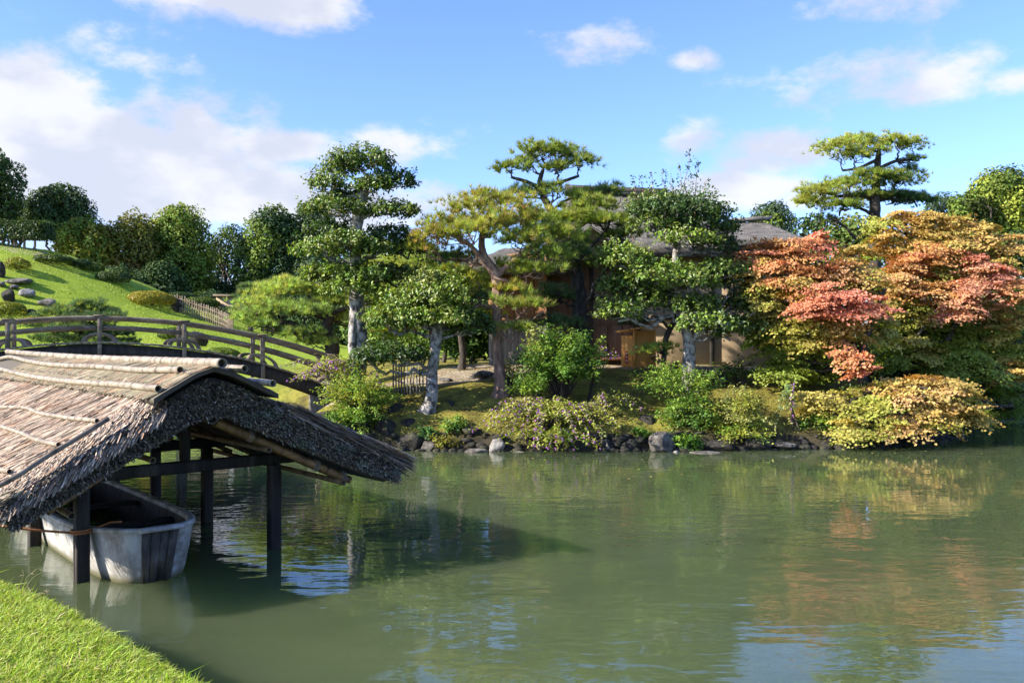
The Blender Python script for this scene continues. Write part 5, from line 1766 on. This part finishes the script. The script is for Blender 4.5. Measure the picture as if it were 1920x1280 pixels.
# ------------------------------------------------------------------ bridge
RO = np.array([-10.39, 21.5, 0.])
RA = np.array([.9, .4359, 0.])
RW = np.array([-.4359, .9, 0.])
bridge = thing('arched_bridge', 'weathered grey wooden arched footbridge with low curved railings', 'bridge', RO + np.array([0, 0, 0]))


def deckz(t):
    return 2.50 - .0365 * t * t


def RW3(t, w, z):
    t, w, z = np.broadcast_arrays(np.asarray(t, float), np.asarray(w, float), np.asarray(z, float))
    return RO + t[..., None] * RA + w[..., None] * RW + z[..., None] * np.array([0, 0, 1.])


def curved_bar(b, t0, t1, w, zf, bw, bh, n=26):
    tt = np.linspace(t0, t1, n)
    V = []
    for t in tt:
        z = zf(t)
        for (dw, dz) in ((-1, -1), (1, -1), (1, 1), (-1, 1)):
            V.append(RW3(t, w + dw * bw / 2, z + dz * bh / 2))
    F = [[i * 4 + j, i * 4 + (j + 1) % 4, i * 4 + 4 + (j + 1) % 4, i * 4 + 4 + j] for i in range(n - 1) for j in range(4)]
    F += [[0, 3, 2, 1], [n * 4 - 4, n * 4 - 3, n * 4 - 2, n * 4 - 1]]
    b.add(np.array(V), np.array(F))


WB = 1.7
for w_ in (0.06, WB / 2, WB - .06):
    b = B(); curved_bar(b, -6.2, 5.9, w_, lambda t: deckz(t) - .25, .13, .36); b.build('girder', M['dark_wood'], bridge)
pm = None
k = 0
for t_ in np.arange(-6.2, 5.95, .155):
    if pm is None:
        b = B()
        add_bbox(b, RW3(0, WB / 2, 0), (.145, WB + .22, .05), RA, RW, np.array([0, 0, 1.]), bev=.006)
        o = b.build('plank', M['grey_wood'], bridge)
        pm = o
    else:
        o = pm.copy(); COL.objects.link(o); o.parent = bridge
    th = math.atan(-.08 * t_)
    dz = deckz(t_) - .03 + rng.normal(0, .004)
    ctr = RW3(t_, WB / 2 + rng.normal(0, .012), dz)
    from mathutils import Matrix
    ax = RA * math.cos(th) + np.array([0, 0, math.sin(th)])
    rot = Matrix.Rotation(-th, 4, Vector(RW))
    base = RW3(0, WB / 2, 0) - np.array(bridge.location)
    o.matrix_basis = Matrix.Translation(Vector(ctr - np.array(bridge.location))) @ rot @ Matrix.Translation(-Vector(base))
railz = lambda t: 3.10 - .0295 * t * t
midz = lambda t: 2.85 - .033 * t * t
for w_ in (.02, WB - .02):
    for seg in range(-3, 3):
        b = B()
        tt = np.linspace(seg * 2.0 - .02, seg * 2.0 + 2.0 + .0, 10)
        if seg == -3: tt = np.linspace(-6.0, -4.0, 10)
        add_tube(b, RW3(tt, w_, railz(tt)), .050, 10, True)
        b.build('handrail', M['grey_wood'], bridge, True)
    for seg in range(-3, 3):
        b = B()
        curved_bar(b, seg * 2.0 + .07, seg * 2.0 + 1.93, w_, midz, .05, .105, 10)
        b.build('mid_rail', M['grey_wood'], bridge)
    for t_ in (-6, -4, -2, 0, 2, 4, 5.9):
        b = B()
        beam(b, RW3(t_, w_, deckz(t_) - .02), RW3(t_, w_, railz(t_) - .02), .115, .115, up=RA)
        post_ = b.build('rail_post', M['grey_wood'], bridge)
        b = B()
        beam(b, RW3(t_ - .14, w_, railz(t_) + .055), RW3(t_ + .14, w_, railz(t_) + .055), .14, .035)
        b.build('rail_collar', M['grey_wood'], post_, origin=RO)
        # half-round brace at the foot of the post
        b = B()
        ang = np.linspace(0, np.pi, 13)
        V = []
        for a in ang:
            for (r_, dw) in ((.30, -.045), (.42, -.045), (.42, .045), (.30, .045)):
                tq = t_ + math.cos(a) * r_
                V.append(RW3(tq, w_ + dw, deckz(tq) - .0 + math.sin(a) * r_ * .55))
        F = [[i * 4 + j, i * 4 + (j + 1) % 4, i * 4 + 4 + (j + 1) % 4, i * 4 + 4 + j] for i in range(12) for j in range(4)]
        b.add(np.array(V), np.array(F))
        b.build('curved_brace', M['grey_wood'], post_, origin=RO)
        b = B()
        beam(b, RW3(t_, w_ - .05 * (1 if w_ < .5 else -1), deckz(t_) - .46), RW3(t_, w_ - .05 * (1 if w_ < .5 else -1), deckz(t_) - .07), .12, .10, up=RA)
        b.build('hanger', M['grey_wood'], bridge)
for t_ in (-5.5, -2.0, 2.0):
    for w_ in (.3, WB - .3):
        b = B()
        add_tube(b, RW3(np.array([t_, t_]), w_, np.array([-.8, deckz(t_) - .4])), .10, 8)
        b.build('pile', M['dark_wood'], bridge, True)
b = B()
add_bbox(b, RW3(5.9, WB / 2, .75), (.5, WB + .3, 1.15), RA, RW, np.array([0, 0, 1.]), bev=.04)
b.build('abutment', M['rock'], bridge)

# ------------------------------------------------------------------ lattice fence on the hill, bamboo fence on the island


def lattice_fence(name, label, pts, hgt, step, sw, mat, rails=(.3, .62), group=None):
    p0 = pts[0]
    root = thing(name, label, 'fence', (p0[0], p0[1], H(p0[0], p0[1])), group)
    path = spline(np.array(pts), 60)
    seg = np.concatenate([[0], np.cumsum(np.linalg.norm(np.diff(path, axis=0), axis=1))])
    for s in np.arange(0, seg[-1], step):
        x, y = (np.interp(s, seg, path[:, i]) for i in range(2))
        z = H(x, y)
        h = hgt * rng.uniform(.93, 1.06)
        b = B()
        beam(b, (x, y, z - .1), (x + rng.normal(0, .01), y, z + h), sw, sw * .7, up=(0, 1, 0), bev=.004)
        b.build('slat', M[mat], root)
    for f in rails:
        b = B()
        q = path[::6]
        zz = height(q[:, 0], q[:, 1]) + hgt * f
        add_tube(b, np.column_stack([q[:, 0], q[:, 1] - sw * .7, zz]), sw * .36, 5)
        b.build('rail', M[mat], root)
    return root


lattice_fence('lattice_fence', 'pale wooden lattice fence running down the shoulder of the hill', [(-18.0, 45.6), (-16.6, 45.2), (-15.3, 44.6), (-14.2, 43.4)], .92, .15, .06, 'grey_wood', (.28, .55, .8))
bf = lattice_fence('bamboo_fence', 'low rustic bamboo stake fence beside the leaning pale trunk', [(-3.05, 21.9), (-2.6, 21.7), (-2.05, 21.6)], .78, .085, .036, 'fence_wood', (.35, .72))

# ------------------------------------------------------------------ tea house
tea = thing('tea_house', 'thatched garden house with ochre plaster and boarded walls behind the pines', 'house', (3, 27, 1.75))


def wall_panel(name, x0, x1, y, z0, z1, mat, th=.08):
    b = B()
    add_bbox(b, ((x0 + x1) / 2, y, (z0 + z1) / 2), (x1 - x0, th, z1 - z0), bev=.006)
    return b.build(name, M[mat], tea)


# plaster walls (front), posts and boards
wall_panel('plaster_wall', 3.9, 5.98, 25.9, 1.7, 5.3, 'plaster')
wall_panel('plaster_wall', 6.12, 8.6, 25.9, 1.7, 5.3, 'plaster')
wall_panel('brown_wall', 1.0, 3.75, 26.2, 1.7, 5.2, 'brown_panel')
WC, WA = np.array([1.05, 25.15, 0]), R(-40)      # the boarded corner wall turns its face toward the bridge
wa = np.array([-math.cos(WA), -math.sin(WA), 0]); wn = np.array([wa[1], -wa[0], 0])
for i in range(15):
    for (zc_, hh, mt, nm) in ((4.15, 1.9, 'cedar', 'upper_board'), (2.42, 1.5, 'grey_board', 'lower_board')):
        b = B(); add_bbox(b, WC + wa * (.1 + i * .152) + wn * rng.normal(0, .006) + np.array([0, 0, zc_]), (.143, .05, hh), wa, wn, np.array([0, 0, 1.]), bev=.006); b.build(nm, M[mt], tea)
for z in (1.66, 3.18, 5.12):
    b = B(); add_bbox(b, WC + wa * 1.15 + np.array([0, 0, z]) - wn * .0, (2.4, .12, .09), wa, wn, np.array([0, 0, 1.])); b.build('wall_rail', M['cedar'] if z > 2 else M['grey_wood'], tea)
for i, x in enumerate(np.arange(1.1, 3.7, .46)):
    b = B(); add_bbox(b, (x + .22, 26.13, 2.45), (.42, .05, 1.1), bev=.01); b.build('shutter_panel', M['brown_panel'], tea)
for x in (1.02, 2.4, 3.82, 6.05, 8.62):
    b = B(); add_bbox(b, (x, 25.84, 3.45), (.12, .14, 3.5)); b.build('pillar', M['dark_wood'], tea)
b = B(); add_bbox(b, (2.4, 25.75, 1.98), (2.7, .5, .08)); b.build('veranda_floor', M['cedar'], tea)
b = B(); add_bbox(b, (4.75, 28.7, 3.4), (7.6, 5.0, 3.4)); b.build('inner_wall', M['dark_wood'], tea)
for z in (3.2, 5.25):
    b = B(); add_bbox(b, (6.25, 25.83, z), (4.7, .07, .10)); b.build('wall_rail', M['dark_wood'], tea)
# dark window in plaster
b = B(); add_bbox(b, (7.0, 25.82, 3.9), (.9, .05, .8)); win_ = b.build('window', M['dark_wood'], tea)
for k in range(5):
    b = B(); add_bbox(b, (6.66 + k * .17, 25.78, 3.9), (.03, .03, .8)); b.build('window_bar', M['grey_wood'], win_, origin=np.array(tea.location))


def hip_roof(name, eave, ridge, ze, zr, mat, th=.35, n=8, sag=.25):
    """eave = (x0,x1,y0,y1), ridge = (x0,x1,y): thick thatch with a sagging slope"""
    x0, x1, y0, y1 = eave
    rx0, rx1, ry = ridge
    b = B()
    rings = []
    for i in range(n + 1):
        f = i / n
        a = f ** 1.0
        z = ze + (zr - ze) * (f - sag * f * (1 - f))
        X0, X1 = x0 + (rx0 - x0) * a, x1 + (rx1 - x1) * a
        Y0, Y1 = y0 + (ry - .06 - y0) * a, y1 + (ry + .06 - y1) * a
        m = 14
        ring = []
        cs = [(X0, Y0), (X1, Y0), (X1, Y1), (X0, Y1)]
        for q in range(4):
            p, r = np.array(cs[q]), np.array(cs[(q + 1) % 4])
            for j in range(m):
                w = p + (r - p) * j / m
                ring.append([w[0], w[1], z + rng.normal(0, .012)])
        rings.append(np.array(ring))
    under = rings[0].copy(); under[:, 2] -= th * .75
    c = under.mean(0); under[:, :2] = c[:2] + (under[:, :2] - c[:2]) * .95
    inner = under.copy(); inner[:, :2] = c[:2] + (under[:, :2] - c[:2]) * .55; inner[:, 2] += .3
    rings = [inner, under] + rings
    k = len(rings[0])
    V = np.concatenate(rings)
    i = np.arange(len(rings) - 1)[:, None] * k
    j = np.arange(k)[None, :]; jj = (j + 1) % k
    F = np.stack([i + j, i + jj, i + k + jj, i + k + j], -1).reshape(-1, 4)
    b.add(V, F)
    return b.build(name, M[mat], tea)


hip_roof('main_roof', (.9, 7.6, 25.2, 32.0), (1.9, 5.0, 28.4), 5.25, 7.42, 'old_thatch', sag=.12)
b = B(); add_tube(b, spline([[1.75, 28.4, 7.60], [3.4, 28.4, 7.53], [5.15, 28.4, 7.46]], 10), .12, 8); b.build('ridge_cap', M['ridge_tile'], tea, True)
b = B(); beam(b, (1.75, 28.3, 7.44), (5.1, 28.3, 7.30), .5, .08); b.build('ridge_board', M['ridge_tile'], tea)
hip_roof('wing_roof', (6.0, 8.75, 24.9, 29.0), (7.0, 7.95, 26.9), 5.45, 6.25, 'old_thatch', sag=.05)
b = B(); beam(b, (6.85, 26.9, 6.30), (8.15, 26.9, 6.38), .42, .10); b.build('ridge_board', M['fence_wood'], tea)
hip_roof('side_roof', (-1.75, 1.6, 24.7, 29.5), (-.2, 1.0, 27.0), 4.7, 5.45, 'old_thatch', sag=.1)
# small plastered gable with stepped shingle eaves facing the pond
b = B()
gx, gy = 2.3, 24.95
V = np.array([[gx - .85, gy, 4.9], [gx + .85, gy, 4.9], [gx + .85, gy, 5.25], [gx, gy, 5.85], [gx - .85, gy, 5.25]])
V2 = V + np.array([0, .5, 0])
b.add(np.concatenate([V, V2]), np.array([[0, 1, 2, 4], [5, 9, 7, 6]]))
b.F3 += [np.array([[2, 3, 4], [7, 9, 8]])]
b.build('gable_wall', M['plaster'], tea)
for k in range(4):
    for sg in (-1, 1):
        b = B()
        beam(b, (gx, gy - .28 + k * .22, 6.02 + k * .05), (gx + sg * 1.25, gy - .28 + k * .22, 5.20 + k * .05), .26, .05)
        b.build('shingle_course', M['grey_wood'] if k % 2 else M['dark_wood'], tea)

# notice kiosk
kx0, ky = P(1188, 690, 24.4)[0], 24.4
gz = H(kx0 + .3, ky)
kio = thing('notice_kiosk', 'new orange timber kiosk with slanted lid beside the plaster wall', 'kiosk', (kx0 + .1, ky, gz))
zt = 2.5 + 22 / 1600 * 24.4
for (nm, c, s, rz) in (('front_panel', (kx0 + .32, ky, (gz + zt) / 2), (.52, .04, zt - gz - .06), 0), ('side_panel', (kx0 - .17, ky + .12, (gz + zt) / 2 - .06), (.38, .04, zt - gz - .2), R(-38)), ('corner_post', (kx0 + .02, ky - .03, (gz + zt) / 2), (.09, .09, zt - gz), 0), ('corner_post', (kx0 + .60, ky, (gz + zt) / 2), (.07, .07, zt - gz), 0)):
    b = B()
    a = np.array([math.cos(rz), math.sin(rz), 0])
    add_bbox(b, c, s, a, np.array([-a[1], a[0], 0]), np.array([0, 0, 1.]))
    b.build(nm, M['kiosk'], kio)
for k in range(3):
    b = B(); add_bbox(b, (kx0 + .16 + k * .165, ky - .026, (gz + zt) / 2), (.012, .014, zt - gz - .1)); b.build('batten', M['kiosk'], kio)
b = B(); beam(b, (kx0 - .06, ky - .02, zt + .02), (kx0 + .68, ky + .05, zt + .09), .42, .05); b.build('lid', M['kiosk'], kio)
b = B(); beam(b, (kx0 - .40, ky + .26, zt - .06), (kx0 - .04, ky - .02, zt - .01), .35, .05); b.build('lid', M['kiosk'], kio)
ex = thing('extinguisher_sign', 'small red sign with white marks leaning on the orange kiosk', 'sign', (kx0 - .22, ky - .12, gz))
b = B(); add_bbox(b, (kx0 - .22, ky - .12, gz + .32), (.085, .03, .34)); b.build('board', M['red_paint'], ex)
for k in range(3):
    b = B(); z = gz + .22 + k * .10
    for (dx, dz, w, h) in ((0, .02, .045, .008), (0, -.015, .045, .008), (0, 0, .008, .055), (-.014, 0, .007, .03), (.014, 0, .007, .03)):
        b.add(*box((kx0 - .22 + dx, ky - .1365 - .0004 * abs(dx), z + dz), (w, .003 + w * .01, h)))
    b.build('character', M['white_paint'], ex)

# far garden wall with little roof behind the fence, and plank bridge over the channel
wl = thing('garden_wall', 'low far garden wall with a small tiled coping behind the fence', 'wall', (-17.2, 52, H(-17.2, 52)))
zz = EYE + (640 - 560) / FPX * 52
b = B(); add_bbox(b, (-17.2, 52, zz - .5), (1.6, .2, 1.3)); b.build('wall_body', M['plaster'], wl)
b = B(); beam(b, (-18.1, 51.9, zz + .2), (-16.3, 51.9, zz + .17), .6, .12); b.build('coping', M['grey_wood'], wl)
pb = thing('plank_bridge', 'thin flat plank bridge low over the shaded channel', 'bridge', (15.6, 29.5, 0))
b = B(); beam(b, (14.2, 29.6, .22), (18.5, 29.2, .22), .7, .07); b.build('plank', M['fence_wood'], pb)
for x in (15.2, 17.2):
    b = B(); add_tube(b, np.array([[x, 29.5, -.6], [x, 29.5, .18]]), .06, 7); b.build('pile', M['dark_wood'], pb)

# ------------------------------------------------------------------ fallen leaves on the water and the moss


def fallen():
    n = 130
    x = rng.uniform(-3, 13, n); y = rng.uniform(15.5, 24, n)
    k = sdist(LAND, x, y) < -.1
    x, y = x[k], y[k]
    pos = np.stack([x, y, np.full(len(x), .006)], -1)
    V, F, C = leaf_cloud(pos, np.array([0, 0, 1.]) + rng.normal(0, .04, (len(x), 3)), rng.uniform(.05, .09, len(x)), rng.uniform(.03, .05, len(x)), vary((.42, .30, .09), len(x), .3, .15), .05)
    o = link('floating_leaves', mk_mesh('floating_leaves', V, F, C), M['shrub']); o['kind'] = 'stuff'; o['label'] = 'fallen leaves floating on the pond by the island shore'
    n = 9000
    x = rng.uniform(-5, 12, n); y = rng.uniform(19.5, 25.5, n)
    k = sdist(LAND, x, y) > .3
    x, y = x[k], y[k]
    pos = np.stack([x, y, height(x, y) + .01], -1)
    c = vary((.22, .20, .04), len(x), .35, .12)
    q = rng.random(len(x)) < .35
    c[q] = vary((.30, .17, .07), q.sum(), .3, .1)
    V, F, C = leaf_cloud(pos, np.array([0, 0, 1.]) + rng.normal(0, .35, (len(x), 3)), rng.uniform(.03, .08, len(x)), rng.uniform(.02, .045, len(x)), c, .15)
    o = link('leaf_litter', mk_mesh('leaf_litter', V, F, C), M['shrub']); o['kind'] = 'stuff'; o['label'] = 'fallen leaves and moss tufts on the island slope'


fallen()


def pebbles():
    bm = bmesh.new(); bmesh.ops.create_icosphere(bm, subdivisions=1, radius=1)
    V0 = np.array([v.co[:] for v in bm.verts]); F0 = np.array([[v.index for v in f.verts] for f in bm.faces]); bm.free()
    x = rng.uniform(-5.6, 12, 9000); y = rng.uniform(19.2, 27, 9000)
    d = sdist(LAND, x, y)
    k = np.nonzero((d > -.12) & (d < .30))[0][:420]
    VV, FF = [], []
    for n_, i in enumerate(k):
        r = rng.uniform(.035, .15) * rng.uniform(.6, 1.2)
        v = V0 * (1 + rng.normal(0, .16, (len(V0), 1))) * np.array([r * rng.uniform(.9, 1.7), r, r * rng.uniform(.5, .9)])
        VV.append(v + np.array([x[i], y[i], max(H(x[i], y[i]), -.02) + r * .15])); FF.append(F0 + n_ * len(V0))
    o = link('shore_pebbles', mk_mesh('shore_pebbles', np.concatenate(VV), np.concatenate(FF)), M['dark_rock'])
    o['kind'] = 'stuff'; o['label'] = 'small dark stones packed along the island waterline'


pebbles()

# ------------------------------------------------------------------ grass


def grass():
    n = 95000
    x = rng.uniform(-4.9, -.9, n * 2); y = rng.uniform(3.4, 8.0, n * 2)
    d = sdist(BANK, x, y)
    px = x / y * FPX + 960
    ok = (d > -.02) & (px > -60)
    x, y, d = x[ok][:n], y[ok][:n], d[ok][:n]
    n = len(x)
    z = height(x, y)
    clump = wob(x, y, 9, 3)
    L = rng.uniform(.045, .10, n) * (1 + .25 * clump) * np.where(rng.random(n) < .01, 1.9, 1)
    lean = nrm(np.stack([rng.normal(.35, .5, n), rng.normal(0, .5, n), np.full(n, 1.0)], -1))
    side = nrm(np.cross(lean, rng.normal(size=(n, 3)))) * rng.uniform(.0026, .005, n)[:, None]
    p0 = np.stack([x, y, z - .006], -1)
    mid = p0 + lean * L[:, None] * .55
    tip = p0 + nrm(lean + np.stack([rng.normal(.25, .35, n), rng.normal(0, .35, n), np.full(n, -.15)], -1)) * L[:, None]
    V = np.stack([p0 - side, p0 + side, mid + side * .8, mid - side * .8, tip], 1).reshape(-1, 3)
    i = np.arange(n)[:, None] * 5
    b = B()
    base = np.array([.30, .41, .05])
    c = vary(base, n, .2, .07)
    q = rng.random(n) < .22
    c[q] = vary((.36, .38, .09), q.sum(), .15, .06)
    q = rng.random(n) < .05
    c[q] = vary((.42, .32, .16), q.sum(), .15, .06)
    b.add(V, i + np.array([[0, 1, 2, 3]]), np.repeat(c, 5, 0))
    b.F3.append(i + np.array([[3, 2, 4]]))
    o = b.build('grass', M['blade'])
    o['kind'] = 'stuff'
    o['label'] = 'short bright green lawn grass on the near bank'


grass()


def hill_grass():
    n = 70000
    x = rng.uniform(-31, -11, n); y = rng.uniform(29.5, 48.5, n)
    ok = (sdist(LAND, x, y) > .4) & (np.abs(x) / y < .64)
    x, y = x[ok], y[ok]
    n = len(x)
    z = height(x, y)
    L = rng.uniform(.025, .06, n) * (1 + .3 * wob(x, y, 1.3, 8))
    p0 = np.stack([x, y, z - .01], -1)
    ld = nrm(np.stack([rng.normal(0, .5, n), rng.normal(0, .5, n), np.ones(n)], -1))
    sd = np.stack([rng.uniform(.012, .03, n), rng.normal(0, .008, n), np.zeros(n)], -1)
    V = np.stack([p0 - sd, p0 + sd, p0 + ld * L[:, None]], 1).reshape(-1, 3)
    c = vary((.26, .355, .034), n, .10, .04)
    q = rng.random(n) < .06
    c[q] = vary((.34, .36, .06), q.sum(), .15, .06)
    o = link('hill_grass', mk_mesh('hill_grass', V, np.arange(n * 3).reshape(-1, 3), np.repeat(c, 3, 0)), M['blade'])
    o['kind'] = 'stuff'
    o['label'] = 'short mown grass covering the sunny hill'


hill_grass()


def weed(px, py, d, label, h):
    c = P(px, py, d)
    z = H(c[0], c[1])
    root = thing('grass_stalk', label, 'weed', (c[0], c[1], z), 'seed stalks on the bank edge')
    b = B()
    base = np.array([c[0], c[1], z])
    for k in range(3):
        e = base + np.array([rng.uniform(-.02, .16), 0, h * rng.uniform(.5, 1)])
        s = spline([base, (base + e) / 2 + np.array([-.01, 0, .04]), e], 8)
        add_tube(b, s, np.linspace(.003, .0015, 8), 4, False, c=(.24, .24, .10))
        for q in range(3):
            f = e + np.array([rng.uniform(-.05, .06), rng.normal(0, .02), rng.uniform(-.01, .05)])
            add_tube(b, np.array([e, (e + f) / 2 + np.array([0, 0, .004]), f]), [.0015, .003, .001], 4, False, c=(.30, .27, .13))
    b.build('stalk', M['blade'], root)


weed(42, 1108, 6.45, 'tall thin seed stalk on the bank edge nearest the moored boat', .26)
weed(62, 1120, 6.25, 'short bent seed stalk beside the tall thin one', .14)
